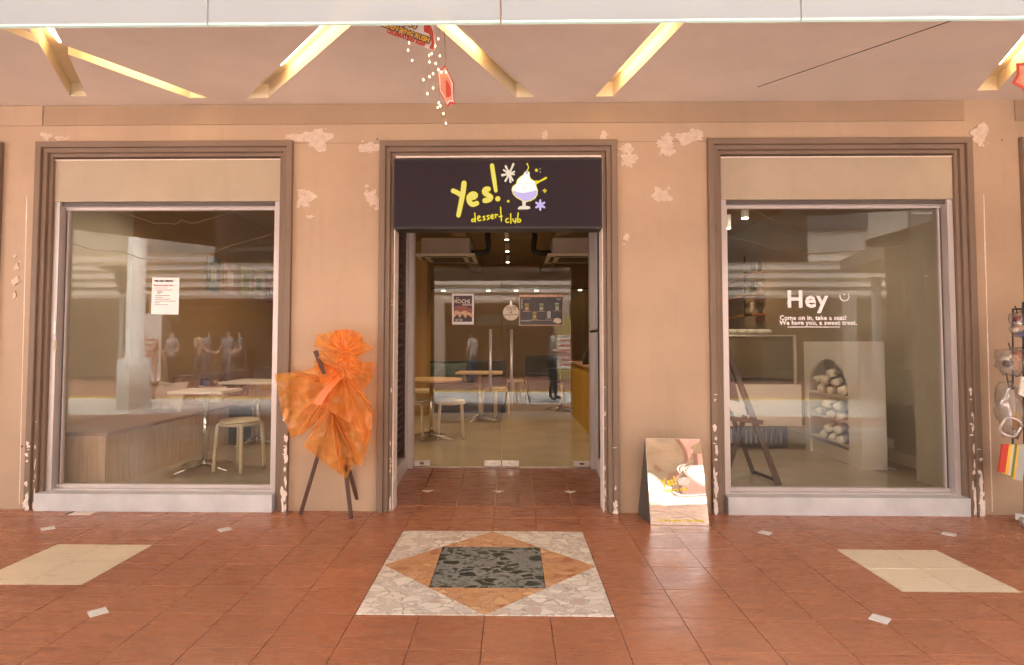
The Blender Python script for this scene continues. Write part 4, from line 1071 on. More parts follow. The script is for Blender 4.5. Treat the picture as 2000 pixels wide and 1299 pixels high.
def cafe_table(label, x, y, w_=.62, d_=.62, h_=.735, rnd=False, topm='white', rz=0):
    t = thing('cafe_table', label, 'table', (0, 0, 0), 'cafe tables with steel pedestals')
    if rnd: MB().lathe([(w_/2-.01, h_-.028), (w_/2, h_-.02), (w_/2, h_-.004), (w_/2-.006, h_)], (0, 0, 0), 36).build('table_top', M[topm], t, smooth=False)
    else: box('table_top', (-w_/2, -d_/2, h_-.026), (w_/2, d_/2, h_), M[topm], t, bev=.004)
    MB().tube([(0, 0, .06), (0, 0, h_-.027)], .024, 16).build('column', M['chrome'], t, smooth=True)
    MB().lathe([(.05, .045), (.045, .075), (.028, .09)], (0, 0, 0), 16).build('column_collar', M['chrome'], t, smooth=True)
    for k in range(4):
        a = k*math.pi/2+math.pi/4+.35
        MB().tube([(0, 0, .066), (math.cos(a)*.14, math.sin(a)*.14, .045), (math.cos(a)*.30, math.sin(a)*.30, .014)], [.032, .022, .012], 8).build('foot', M['chrome'], t, smooth=True)
    t.location = (x, y, IZ); t.rotation_euler = (0, 0, rz); ORG[t.name] = V(x, y, IZ); return t
p = onz(397, 918, IZ); c1 = p
cafe_table('white topped square cafe table nearest in the left window', c1.x, c1.y+.02, .50, .40, rz=.0)
c = onz(502, 868, IZ); cafe_table('second white cafe table behind the stool in the left window', c.x, c.y, .62, .62)
def stool(label, x, y, h_=.46, rz=0, m_='cream'):
    t = thing('stool', label, 'stool', (0, 0, 0), 'round cream stools')
    MB().lathe([(.17, h_-.045), (.185, h_-.035), (.185, h_-.022), (.17, h_-.018)], (0, 0, 0), 28).build('seat_frame', M[m_], t, smooth=True)
    MB().lathe([(.165, h_-.017), (.178, h_-.008), (.17, h_+.006), (.10, h_+.010), (0.01, h_+.011)], (0, 0, 0), 28).build('seat', M[m_], t, smooth=True)
    for k in range(4):
        a = k*math.pi/2+.5; ca, sa = math.cos(a), math.sin(a)
        MB().tube([(ca*.10, sa*.10, h_-.032), (ca*.165, sa*.165, h_-.036), (ca*.19, sa*.19, h_-.08), (ca*.215, sa*.215, 0)], [.016, .017, .017, .015], 10, smooth=True).build('leg', M[m_], t, smooth=True)
    t.location = (x, y, IZ); t.rotation_euler = (0, 0, rz); ORG[t.name] = V(x, y, IZ); return t
c = onz(467, 918, IZ); st0 = stool('cream round stool beside the near table in the left window', c.x, c.y)
# posters hung along the left inner wall
for i, (x0, x1, yt, yb, mm, lb) in enumerate(((405, 430, 500, 568, 'bluep', 'blue grey poster, nearest of the row on the left inner wall'), (437, 463, 510, 573, 'pinkpaper', 'pink poster second in the row on the left inner wall'), (470, 492, 518, 577, 'yelp', 'yellow green poster third in the row on the left inner wall'), (495, 516, 524, 583, 'beigep', 'beige poster fourth in the row on the left inner wall'), (521, 548, 530, 590, 'redp', 'dark red poster last in the row, by the window frame'))):
    X = RX0+.02; a = onx(x0, yt, X); b_ = onx(x1, yt, X); z0 = onx(x0, yb, X).z
    t = thing('wall_poster', lb, 'poster', (X, (a.y+b_.y)/2, z0), 'posters hung on the left inner wall')
    box('sheet', (X, a.y, z0), (X+.006, b_.y, a.z), M[mm], t)
    box('print', (X+.0065, a.y*.75+b_.y*.25, z0+.3*(a.z-z0)), (X+.008, a.y*.3+b_.y*.7, z0+.72*(a.z-z0)), M[['pgrey', 'cr', 'pgreen', 'pgreen', 'cr'][i]], t)
box('white_wall_panel', (RX0+.001, .35, IZ), (RX0+.012, 1.6, RZ-.01), M['iwallw'], room)

# =================================================================== INTERIOR CENTRE
for lb, px, x0 in (('left ceiling cassette air conditioner seen through the door', 875, 0), ('right ceiling cassette air conditioner seen through the door', 1122, 0)):
    c = P(px, 505, 5.0); t = thing('air_conditioner', lb, 'air conditioner', (c.x, c.y, c.z), 'cassette air conditioners')
    box('fascia_plate', (c.x-.46, c.y-.46, c.z-.02), (c.x+.46, c.y+.46, c.z+.015), M['white'], t, bev=.01)
    box('grille', (c.x-.26, c.y-.26, c.z-.026), (c.x+.26, c.y+.26, c.z-.0205), M['alud'], t)
    for a, b_ in (((-.34, -.40), (.34, -.34)), ((-.34, .34), (.34, .40)), ((-.40, -.3), (-.34, .3)), ((.34, -.3), (.40, .3))):
        box('vane', (c.x+a[0], c.y+a[1], c.z-.024), (c.x+b_[0], c.y+b_[1], c.z-.0205), M['alud'], t)
    box('body', (c.x-.38, c.y-.38, c.z+.0155), (c.x+.38, c.y+.38, c.z+.27), M['alu'], t, bev=.01)
    sgn = 1 if px < 980 else -1
    MB().tube([(c.x+sgn*.38, c.y, c.z+.10), (c.x+sgn*.58, c.y, c.z+.09), (c.x+sgn*.66, c.y, c.z+.16), (c.x+sgn*.64, c.y, c.z+.4), (c.x+sgn*.70, c.y, RZ)], .045, 10, smooth=True).build('pipe', M['black'], t, smooth=True)
# track lights
M['spotem'] = emis('spot lamp face', (1, .86, .62), 2)
trk = thing('track_light', 'black ceiling track with white spot heads inside the shop', 'track light', (0.0, 4, RZ))
tx = P(990, 470, 5).x
box('track', (tx-.02, 1.8, RZ-.06), (tx+.02, 8.6, RZ-.03), M['black'], trk)
def lamp(kind, loc, energy, col, size=.06, spot=None, aim=None):
    l = bpy.data.lights.new('lamp_glow', kind); l.energy = energy; l.color = col
    if kind == 'SPOT': l.spot_size = spot; l.spot_blend = .6; l.shadow_soft_size = size
    elif kind == 'AREA': l.size = size; l.shape = 'DISK'
    else: l.shadow_soft_size = size
    o = bpy.data.objects.new('lamp_glow', l); COL.objects.link(o); o.location = loc
    if aim is not None: o.rotation_euler = (Vector(loc)-Vector(aim)).to_track_quat('Z', 'Y').to_euler()
    return o
WARM = (1, .68, .36)
for i, yy in enumerate((2.2, 3.0, 3.8, 4.8, 6.0, 7.4)):
    z = RZ-.08
    hd = MB().tube([(tx, yy, z), (tx, yy-.01, z-.14)], .035, 12).build('spot_head', M['white'], trk)
    MB().tube([(tx, yy-.01, z-.1405), (tx, yy-.01, z-.146)], .030, 12).build('spot_lens', M['spotem'], hd)
    if i % 2 == 0: lamp('SPOT', (tx, yy-.01, z-.17), 6, WARM, .04, math.radians(120), (tx, yy-.1, 0))
# recessed downlights across the back of the room
for i, (px, py) in enumerate(((815, 569), (866, 568), (954, 568), (1008, 568), (1048, 568), (1133, 567))):
    c = P(px, py, 8.9)
    t = thing('wall_downlight', ['leftmost small round lamp glowing at the back of the shop', 'second small round lamp at the back of the shop', 'third small round lamp at the back of the shop', 'fourth small round lamp at the back of the shop', 'fifth small round lamp at the back of the shop', 'rightmost and brightest small lamp at the back of the shop'][i], 'lamp', c, 'small lamps at the back of the shop')
    MB().lathe([(.05, 0), (.06, .01), (.06, .04)], c, 14).build('housing', M['white'], t)
    MB().lathe([(.042, -.004), (.042, -.0005)], c, 14).build('lens', M['spotem'], t)
box('lamp_rail', (RX0+.1, 8.86, P(900, 568, 8.9).z+.04), (RX1-.1, 8.94, P(900, 568, 8.9).z+.06), M['black'], room)
for (x, y, e) in ((-3.0, 1.2, 30), (-2.6, 3.4, 22), (2.6, 1.6, 26), (2.7, 4.5, 22), (-1.0, 7.0, 16)):
    t = thing('added_downlight', 'added ceiling downlight at %s of the shop' % ({-3.0: 'the left front', -2.6: 'the left middle', 2.6: 'the right front', 2.7: 'the right middle', -1.0: 'the back'}[x]), 'downlight', (x, y, RZ), 'added ceiling downlights')
    MB().tube([(x, y, RZ-.001), (x, y, RZ-.12)], .05, 14).build('housing', M['white'], t)
    MB().tube([(x, y, RZ-.1205), (x, y, RZ-.126)], .042, 14).build('lens', M['spotem'], t)
    lamp('SPOT', (x, y, RZ-.14), e*.18, ((1, .84, .62) if y < 2 else (1, .70, .38)), .05, math.radians(140), (x, y, 0))  # added to brighten the room; right front one stands in for daylight
# track in right window
t = thing('track_light', 'two white spot lamps on a track in the right window', 'track light', (1.75, 2, 2.8))
for px, py, Y in ((1420, 446, 2.2), (1455, 426, 2.2)):
    c = P(px, py, Y); MB().tube([c, c+V(0, 0, .15)], .042, 14).build('spot_head', M['white'], t); MB().tube([c-V(0, 0, .006), c-V(0, 0, .001)], .036, 14).build('spot_lens', M['spotem'], t)
    MB().tube([c+V(0, 0, .15), V(c.x, c.y, RZ)], .008, 6).build('stem', M['black'], t)
# round tables and stools seen through the door
c = onz(842, 858, IZ); ct = cafe_table('round wood topped table at the left behind the glass door', c.x+.0, c.y, .75, .75, .735, True, 'tabletop')
c = onz(937, 822, IZ); cafe_table('square wood topped table in the middle behind the glass door', c.x, c.y, .68, .68, .735, False, 'tabletop')
c = onz(1097, 803, IZ); cafe_table('small table near the yellow counter behind the door', c.x, c.y, .5, .5, .735, True, 'black')
for lb, px, py in (('cream stool at the far left behind the glass door', 812, 855), ('pale stool in front of the round table behind the door', 880, 855), ('stool further left behind the round table', 826, 820), ('pale stool right of the square table behind the door', 968, 815), ('stool tucked beyond the square table', 910, 795), ('stool near the back wall behind the door handles', 1010, 790)):
    c = onz(px, py, IZ); copy_tree(st0, (c.x, c.y, IZ), R.uniform(0, 1.5), label=lb)
sf = thing('sofa', 'dark sofa with teal cushion at the left behind the glass door', 'sofa', (-1.7, 6, IZ))
a = P(806, 700, 5.6); box('sofa_base', (a.x-.2, 5.4, IZ), (a.x+1.6, 6.2, IZ+.42), M['sofa'], sf, bev=.04); box('sofa_back', (a.x-.2, 6.0, IZ+.4), (a.x+1.6, 6.25, IZ+.85), M['sofa'], sf, bev=.05)
cushion('teal dotted cushion on the dark sofa behind the door', 870, 728, 5.55, .75, .34, M['teal'], 0, -.2)
sf = thing('armchair', 'dark armchair at the back right behind the glass door', 'armchair', (.7, 7, IZ))
a = P(1028, 722, 7.0); box('seat_block', (a.x, 7.0, IZ), (a.x+.75, 7.7, IZ+.42), M['sofa'], sf, bev=.05); box('back_block', (a.x, 7.5, IZ+.4), (a.x+.75, 7.75, IZ+.9), M['sofa'], sf, bev=.05)
co = thing('counter', 'mustard yellow counter at the right behind the glass door', 'counter', (1.2, 4, IZ))
cx0 = P(1131, 780, 4.2).x; cz = P(1140, 712, 3.6).z
box('counter_body', (cx0+.0, 2.9, IZ), (1.95, 5.2, cz-.03), M['mustard'], co); box('counter_top', (cx0-.03, 2.87, cz-.0295), (1.98, 5.23, cz), M['bench_top'], co, bev=.004)
for i, (px, h_) in enumerate(((1143, .16), (1149, .22), (1157, .18), (1153, .26))):
    c = P(px, 705, 3.6); b = MB().lathe([(.035, 0), (.035, h_*.6), (.014, h_*.75), (.014, h_)], (c.x, c.y+.1*i, cz), 12); o = b.build('bottle', M['black'], smooth=True)
    tag(o, ['short dark bottle at the left on the yellow counter', 'dark bottle second from left on the yellow counter', 'dark bottle nearest the door frame on the counter', 'tallest dark bottle standing on the yellow counter'][i], 'bottle', 'bottles on the yellow counter')
box('back_column', (-1.75, 5.0, IZ), (-1.35, 5.4, RZ-.2), M['iwall'], room)

# =================================================================== INTERIOR RIGHT
dc = thing('display_case', 'white dessert display case with glass top in the right window', 'display case', (2.4, 2.2, IZ))
Yc = 2.15; xl, xr = 1.35, P(1562, 700, Yc).x; z_ = lambda y: P(1500, y, Yc).z
box('front_panel', (xl, Yc-.02, z_(832)), (xr, Yc, z_(751)), M['white'], dc); box('case_body', (xl, Yc+.01, z_(832)), (xr-.03, Yc+.75, z_(751)), M['white'], dc)
box('vent_box', (xl, Yc+.06, IZ+.02), (xr-.12, Yc+.7, z_(833)), M['alud'], dc)
for i in range(30): box('vent_fin', (xl+.05+i*.055, Yc+.045, IZ+.06), (xl+.06+i*.055, Yc+.059, z_(840)), M['steel'], dc)
box('glass_front', (xl, Yc+.02, z_(750)), (xr-.05, Yc+.028, z_(657)), M['caseglass'], dc)
for x in (xr-.06,): box('post', (x, Yc+.01, z_(750)), (x+.03, Yc+.04, z_(655)), M['steel'], dc)
box('top_rail', (xl, Yc+.01, z_(657)), (xr-.03, Yc+.04, z_(654)), M['steel'], dc); box('case_top', (xl, Yc+.04, z_(657)), (xr-.03, Yc+.5, z_(655)), M['caseglass'], dc)
box('inner_shelf', (xl, Yc+.05, z_(749.5)), (xr-.05, Yc+.7, z_(745)), M['alud'], dc)
box('case_back', (xl, Yc+.70, z_(749)), (xr-.05, Yc+.72, z_(660)), M['iwall'], dc)
for i in range(4):
    c = P(1438+i*18, 652, Yc+.25); o = MB().tube([(c.x-.09, c.y-.05, z_(654)+.035), (c.x+.09, c.y+.06, z_(654)+.035)], .034, 10, cap='round').build('rolled_towel', M['roll'], smooth=True)
    tag(o, ['leftmost', 'second', 'third', 'rightmost'][i]+' cream roll lying on top of the display case', 'roll', 'rolls on the display case')
# arched shelf unit
au = thing('arched_shelf', 'white arched shelf unit filled with rolled cushions in the right window', 'shelf unit', (3.4, 1.6, IZ))
X0, X1 = 3.25, 3.48; ya, yb = 1.12, 2.16; zt_ = P(1680, 667, 1.12).z
za, ym, rr_ = .77, 1.70, .37
pts = [(ya, IZ), (ym-rr_, IZ)]
fr = MB()
arch = [(ym+rr_*math.cos(a), za+rr_*.86*math.sin(a)) for a in [math.pi*k/16 for k in range(17)]]  # from +y to -y
poly = [(yb, IZ), (yb, zt_), (ya, zt_), (ya, IZ), (ym-rr_, IZ)] + arch[::-1] + [(ym+rr_, IZ)]
# split the face into left, right and top pieces so that every face is convex enough
fr.box((X0, ya, IZ), (X0+.03, ym-rr_, zt_)); fr.box((X0, ym+rr_, IZ), (X0+.03, yb, zt_))
for k in range(16):
    (y0, z0), (y1, z1) = arch[k], arch[k+1]
    fr.prism([(X0, y0, z0), (X0, y0, zt_), (X0, y1, zt_), (X0, y1, z1)], (.03, 0, 0))
fr.build('arch_face', M['white'], au)
box('side_panel', (X0+.0305, ya, IZ), (X1, ya+.03, zt_), M['white'], au); box('side_panel', (X0+.0305, yb-.03, IZ), (X1, yb, zt_), M['white'], au); box('back_panel', (X1-.02, ya+.031, IZ), (X1, yb-.031, zt_-.031), M['white'], au); box('top_panel', (X0+.0305, ya+.031, zt_-.03), (X1, yb-.031, zt_), M['white'], au)
SH = [(P(1655, 769, 1.3).z), P(1655, 815, 1.3).z, P(1655, 860, 1.3).z]
SH = [.74, .50, .27]
for z in SH: box('shelf', (X0+.0, ym-rr_+.002, z-.02), (X1-.022, ym+rr_-.002, z), M['white'], au)
box('plinth', (X0+.03, ym-rr_, IZ), (X0+.06, ym+rr_, IZ+.13), M['white'], au)
k_ = 0
for zi, (z, rows) in enumerate(((SH[0], [(-.2, 0), (-.02, 0), (.17, 0), (-.1, .085), (.1, .085), (0, .17), (.19, .09)]), (SH[1], [(-.2, 0), (0, 0), (.2, 0), (.05, .085), (-.12, .085)]), (SH[2], [(-.2, 0), (-.02, 0), (.18, 0), (.05, .085), (-.12, .085)]))):
    for ri, (dy, dz) in enumerate(rows):
        k_ += 1
        y = ym+dy+R.uniform(-.02, .02); sl_ = R.uniform(-.10, .10)
        rr3 = R.uniform(.036, .046)
        o = MB().tube([(X0-.045-R.uniform(0, .03), y-.13-sl_*.3, z+rr3+dz), (X0-.036, y-.12-sl_*.3, z+rr3+dz), (X0+.08, y, z+rr3+dz+.003), (X1-.06, y+.13+sl_*.3, z+rr3+dz)], [rr3*.8, rr3, rr3*1.04, rr3], 14).build('rolled_cushion', M['roll'], smooth=True)
        tag(o, 'cream rolled cushion %s, %s of arched unit' % (['at the far end of the bottom row', 'mid bottom row', 'nearest the window', 'upper row near the window', 'upper row far side', 'crowning the pile', 'upper row farthest back'][{-.2: 2, -.02: 1, 0: 1 if dz < .1 else 5, .17: 0, .18: 0, .2: 0, -.1: 3, -.12: 3, .1: 4, .05: 4, .19: 6}[dy]], ['top shelf', 'middle shelf', 'bottom shelf'][zi]), 'rolled cushion', 'rolled cushions in the arched shelf')
# wall socket
c = onx(1738, 865, RX1-.004); o = box('wall_socket', (RX1-.012, c.y-.07, c.z-.045), (RX1-.001, c.y+.07, c.z+.045), M['white'], bev=.003); tag(o, 'white socket low on the right inner wall', 'socket')
c = onz(1715, 917, IZ); b = MB(); b.tube([(c.x-.1, c.y, IZ+.006), (c.x, c.y-.04, IZ+.008), (c.x+.06, c.y+.02, IZ+.02), (c.x+.14, c.y-.03, IZ+.006), (c.x+.1, c.y+.06, IZ+.006), (c.x+.02, c.y+.02, IZ+.01)], .006, 6, smooth=True); o = b.build('power_cable', M['vinyl'], smooth=True); tag(o, 'loose white cable on the floor beside the arched shelf', 'cable')
# timber wall shelves
for i, (pp, lb) in enumerate((([(1410, 548, 6.3), (1468, 534, 4.4), (1514, 537, 4.4)], 'top orange timber shelf in the right window'), ([(1410, 590, 6.3), (1468, 575, 4.4), (1516, 576, 4.4)], 'middle orange timber shelf in the right window'), ([(1410, 634, 6.3), (1468, 616, 4.4), (1520, 617, 4.4)], 'bottom orange timber shelf in the right window'))):
    t = thing('wall_shelf', lb, 'shelf', P(1468, pp[1][1], 4.4), 'orange timber shelves')
    q = [P(*a) for a in pp]; z = q[1].z
    A, B, C_ = V(q[0].x, q[0].y, z), V(q[1].x, q[1].y, z), V(q[2].x, q[2].y, z)
    MB().prism([A, B, B+V(.0, .3, 0), A+V(.0, .3, 0)], (0, 0, .035)).build('board', M['woodor'], t)
    MB().prism([B, C_, C_+V(0, .3, 0), B+V(0, .3, 0)], (0, 0, .035)).build('board', M['woodor'], t)
    for j in range(3):
        x = B.x+.02+j*(C_.x-B.x)/3.2; o = MB().lathe([(.04, 0), (.045, .07), (.03, .12), (.035, .16)], (x+.05, B.y+.12, z+.0355), 12).build('jar', M[['bluep', 'sofa', 'white'][(i+j) % 3]], smooth=True)
        tag(o, ['left', 'middle', 'right'][j]+' jar on the '+['top', 'middle', 'bottom'][i]+' timber shelf', 'jar', 'jars on the timber shelves')
    bar(t, 'bracket', B+V(.02, .3, -.02), B+V(.02, .3, .3), .01, .01, M['black'])
box('shelf_wall', (1.42, 4.75, IZ), (3.1, 4.85, RZ-.01), M['iwall'], room)
o = box('picture', (P(1470, 520, 4.7).x, 4.70, P(1470, 530, 4.7).z), (P(1487, 505, 4.7).x, 4.72, P(1487, 500, 4.7).z), M['pgrey']); tag(o, 'small patterned print above the top timber shelf', 'picture')
# wooden easel
es_ = thing('easel', 'dark wooden A-frame easel with menu board in the right window', 'easel', onz(1480, 945, IZ))
bar(es_, 'leg', onz(1521, 947, IZ), P(1416, 672, .56), .022, .012, M['wooddk']); bar(es_, 'leg', onz(1408, 962, IZ+.0), P(1452, 820, .60), .020, .012, M['wooddk'])
bar(es_, 'leg', onz(1472, 925, IZ), P(1425, 800, .66), .018, .012, M['wooddk']); bar(es_, 'leg', P(1452, 820, .60), P(1462, 790, .55), .018, .012, M['wooddk'])
bar(es_, 'foot_rail', onz(1472, 921, IZ+.02), onz(1516, 938, IZ+.02), .012, .01, M['wooddk'], V(0, 0, 1)); bar(es_, 'ledge', P(1416, 816, .50), P(1489, 825, .50), .018, .02, M['wooddk'], V(0, 0, 1))
MB().prism([P(1405, 690, .6), P(1425, 700, .6), P(1448, 800, .52), P(1405, 812, .52)], (0, .012, 0)).build('menu_board', M['pbrown'], es_)
MB().prism([P(1422, 780, .50), P(1452, 787, .50), P(1460, 813, .49), P(1428, 803, .49)], (0, .002, 0)).build('menu_card', M['paper'], es_)

# =================================================================== GOODS RACK AT RIGHT EDGE
RYk = -.25
t = thing('goods_rack', 'black wire rack with hooks at the right edge of the walkway', 'rack', aty(1998, 800, RYk))
MB().tube([aty(1978, 604, RYk), aty(1978, 760, RYk), aty(1978, 900, RYk)], .006, 6).build('upright', M['black'], t)
MB().tube([aty(1978, 604, RYk), aty(2040, 602, RYk)], .006, 6).build('top_rail', M['black'], t)
MB().tube([aty(1999, 590, RYk), aty(2003, 1010, RYk)], .010, 6).build('upright', M['black'], t)
for y in (680, 760): MB().tube([aty(1978, y, RYk), aty(2040, y-2, RYk)], .004, 6).build('cross_rail', M['black'], t)
p = aty(1993, 1012, RYk)
box('base_board', (aty(1990, 1000, RYk).x, RYk-.04, aty(1982, 1017, RYk).z), (4.6, RYk+.03, aty(1982, 1005, RYk).z), M['white'], t)
MB().tube([V(p.x-.02, RYk-.04, .035), V(p.x+.015, RYk-.04, .035)], .034, 14).build('caster', M['steel'], t, smooth=True)
def bag(lb, px, py, rx, rz, seed, m1, pts):
    c = aty(px, py, RYk-.06); k = (RYk+CD)/F
    t = thing('plastic_bag', lb, 'bag', c, 'bagged goods hanging on the rack')
    MB().ball(c, 1, 3, (rx*k, .05, rz*k), .35, 2.2).build('film', M['cling'], t, smooth=True)
    for i, (dx, dy, sx_, sz_, mm) in enumerate(pts):
        MB().ball(c+V(dx*k, 0, -dy*k), 1, 2, (sx_*k, .03, sz_*k), .15, 3).build('content', M[mm], t, smooth=True)
    MB().tube([c+V(0, 0, rz*k*.8), c+V(.01, .03, rz*k*1.3)], .004, 5).build('hang_loop', M['black'], t)
bag('small bundle of brown and pink trinkets topmost on the rack', 1988, 632, 12, 26, 1, '', [(0, -8, 7, 8, 'redp'), (2, 8, 8, 7, 'ptan'), (4, 20, 8, 5, 'bluebox'), (-5, 12, 4, 6, 'cr')])
bag('crumpled clear bag with tan shoes hanging mid rack', 1975, 706, 28, 27, 2, '', [(8, 2, 9, 16, 'ptan'), (-8, 4, 8, 8, 'pbrown'), (12, -6, 5, 14, 'cpeach')])
bag('large clear bag holding a coiled grey tube', 1972, 800, 26, 52, 3, '', [(4, -10, 4, 30, 'cr'), (10, 20, 5, 20, 'por')])
c = aty(1974, 834, RYk-.12); k = (RYk+CD)/F
MB().tube([c+V(19*k*math.cos(a), -.01*math.sin(3*a), 17*k*math.sin(a)) for a in [2*math.pi*i/24 for i in range(25)]], .008, 8).build('coil', M['steel'], t, smooth=True)
t = thing('packet_bundle', 'red yellow and green striped packets hanging low on the rack', 'packets', aty(1975, 900, RYk))
for i, (x0, x1, mm) in enumerate(((1955, 1966, 'cred'), (1964, 1972, 'cyel'), (1971, 1977, 'cr'), (1976, 1982, 'pgreen'), (1981, 1986, 'cyel'), (1986, 2001, 'pgrey'))):
    MB().prism([aty(x0-4, 922+i*3, RYk-.03+.002*i), aty(x1-3, 924+i*3, RYk-.03+.002*i), aty(x1+5, 868, RYk-.03+.002*i), aty(x0+4, 868, RYk-.03+.002*i)], (0, .015, 0)).build('packet', M[mm], t)
o = MB().prism([aty(1990, 770, RYk-.09), aty(2010, 780, RYk-.09), aty(2012, 740, RYk-.09), aty(1996, 735, RYk-.09)], (0, .01, 0)).build('price_card', M['lozenge']); tag(o, 'pale packet on the rack at the right picture edge', 'packet')

st_ = thing('shading_stall', 'unseen goods stall added to shade the right end of the walkway', 'stall', (5.2, -1.4, 0))  # out of view, added to block light and darken the right end
box('stall_body', (4.45, -2.45, .02), (6.4, -.45, .95), M['oppdark'], st_); box('stall_back', (6.3, -2.45, .96), (6.4, -.45, 2.4), M['oppdark'], st_); box('stall_canopy', (4.3, -2.5, 2.42), (6.4, -.42, 2.5), M['sofa'], st_)
for i in range(6): box('hanging_cloth', (4.47, -2.4+i*.33, 1.0+.1*(i % 2)), (4.50, -2.12+i*.33, 2.38), M[['redp', 'bluep', 'pbrown', 'sofa', 'pdark', 'redp'][i]], st_)
# tiny details on the wall
for (px, py, r_) in ((64, 537, .008), (43, 872, .006), (1893, 296, .006), (1957, 274, .004), (737, 272, .005)):
    c = aty(px, py, -.001); o = box('wall_plug', (c.x-r_, -.004, c.z-r_), (c.x+r_, .0, c.z+r_), M['gasket']); 
    tag(o, {64: 'small black plug on the wall left of the left window', 43: 'low black plug on the wall near the left picture edge', 1893: 'dark plug at the top right corner of the right window surround', 1957: 'tiny dark plug high on the right pier', 737: 'tiny dark plug above the top left of the doorway'}[px], 'wall plug')

# =================================================================== STREET OPPOSITE (seen mirrored in the glass)
OY = -14.
sp = thing('street_paving', '', '', (0, 0, 0), kind='structure')
box('paving_band', (-30, -6.2, -.098), (30, -4.9, -.095), M['street_red'], sp); box('paving_band', (-30, -9.3, -.098), (30, -7.9, -.094), M['lozenge'], sp)
box('yellow_kerb_line', (-30, -9.45, -.098), (30, -9.33, -.06), M['yline'], sp); box('far_pavement', (-30, -24, -.10), (30, -9.46, -.04), M['street_red'], sp)
M['oppshop'] = mat('shop wall with painted glow', (.30, .22, .15), .7, .5, 1.2, emit=(1, .72, .42), es=.018)  # wall itself glows, standing in for lamps inside the shops
ob = thing('opposite_building', 'cream shophouse row across the street', 'building', (0, OY, 0))
for i in range(5):
    z = 2.75+i*.27
    box('canopy_louvre', (-22, OY+.02*i, z), (22, OY+.03+.02*i, z+.185), M['louvre'], ob, rot=Matrix.Rotation(math.radians(14), 3, 'X'))
box('louvre_backing', (-22, OY-.5, 2.75), (22, OY-.4, 4.2), M['beigep'], ob)
box('canopy_soffit', (-22, OY-3.4, 2.66), (22, OY+.1, 2.74), M['opp'], ob)
box('upper_wall', (-22, OY-3.6, 4.2), (22, OY-.8, 8.2), M['opp'], ob)
box('parapet', (-22, OY-.79, 7.9), (22, OY-.5, 8.4), M['louvre'], ob)
for i in range(9):
    x = -19+i*4.6
    w1 = box('window', (x, OY-.79, 5.0), (x+3.2, OY-.72, 7.2), M['oppglass'], ob); box('window_bar', (x, OY-.715, 5.5), (x+3.2, OY-.70, 5.56), M['louvre'], w1); box('window_bar', (x, OY-.715, 5.9), (x+3.2, OY-.70, 5.96), M['louvre'], w1)
box('rear_wall', (-22, OY-3.6, 0), (22, OY-3.4, 2.66), M['oppshop'], ob)
for i in range(8):
    x = -16+i*4.4; box('column', (x, OY-.3, -.05), (x+.45, OY+.15, 2.66), M['opp'], ob)
M['oppsign'] = emis('lit shop sign', (1, .85, .6), .07)
for i in range(9):
    x = -15+i*3.4
    box('shop_sign', (x, OY-3.38, 1.95), (x+2.4, OY-3.33, 2.4), M[['oppsign', 'yelp', 'paper', 'redp'][i % 4]], ob)
    box('shop_counter', (x+.3, OY-3.3, 0), (x+1.9, OY-2.7, 1.0), M[['pinkpaper', 'beigep', 'bluep'][i % 3]], ob)
for x, lb, mm in ((1.4, 'yellow pull-up banner across the street', 'yelp'), (-11.2, 'white pull-up banner across the street', 'paper')):
    t = thing('banner', lb, 'banner', (x, -12.5, 0)); box('banner_sheet', (x, -12.52, .1), (x+.85, -12.5, 2.1), M[mm], t); box('banner_panel', (x+.12, -12.497, .4), (x+.73, -12.494, 1.5), M['lozenge'], t)
    for i in range(6): box('banner_line', (x+.2, -12.492, .5+i*.16), (x+.62, -12.489, .55+i*.16), M['redink'], t)
lk = thing('covered_linkway', 'beige covered linkway roof across the right end of the street', 'canopy', (8, -6, 0))
MB().prism([(9.6, -12.5, 3.3), (6.6, -3.6, 3.0), (16, -3.6, 3.0), (16, -12.5, 3.3)], (0, 0, .35)).build('roof_slab', M['opp'], lk)
for x, y in ((7.2, -4.2), (10, -11.5), (12, -4.2)): MB().tube([(x, y, -.1), (x, y, 3.05)], .12, 14).build('post', M['white'], lk, smooth=True)
# round white street column and lamp
t = thing('street_column', 'tall white round column across the street', 'column', (-7.75, -7.3, 0))
MB().lathe([(.30, -.1), (.30, .9), (.17, .95), (.16, 6.5)], (-7.75, -7.3, 0), 20).build('shaft', M['white'], t, smooth=True)
t = thing('street_lamp', 'street lamp with a wide disc shade across the street', 'street lamp', (-8.45, -7.9, 0))
MB().tube([(-8.45, -7.9, -.1), (-8.45, -7.9, 2.3)], .05, 10).build('pole', M['alu'], t); MB().lathe([(.04, 2.3), (.14, 2.55), (.15, 2.75), (.45, 2.85), (.1, 2.92)], (-8.45, -7.9, 0), 20).build('lamp_head', M['alud'], t, smooth=True)
# slim tripod under the camera
t = thing('tripod', 'slim camera tripod standing in the street', 'tripod', (0.12, -4.5, -.1))
for k in range(3):
    a = 2*math.pi*k/3+.5; MB().tube([(.12, -4.55, 1.0), (.12+.35*math.cos(a), -4.55+.35*math.sin(a), -.1)], [.016, .010], 6).build('leg', M['black'], t)
MB().tube([(.12, -4.55, .95), (.12, -4.55, 1.12)], .02, 8).build('centre_post', M['black'], t)

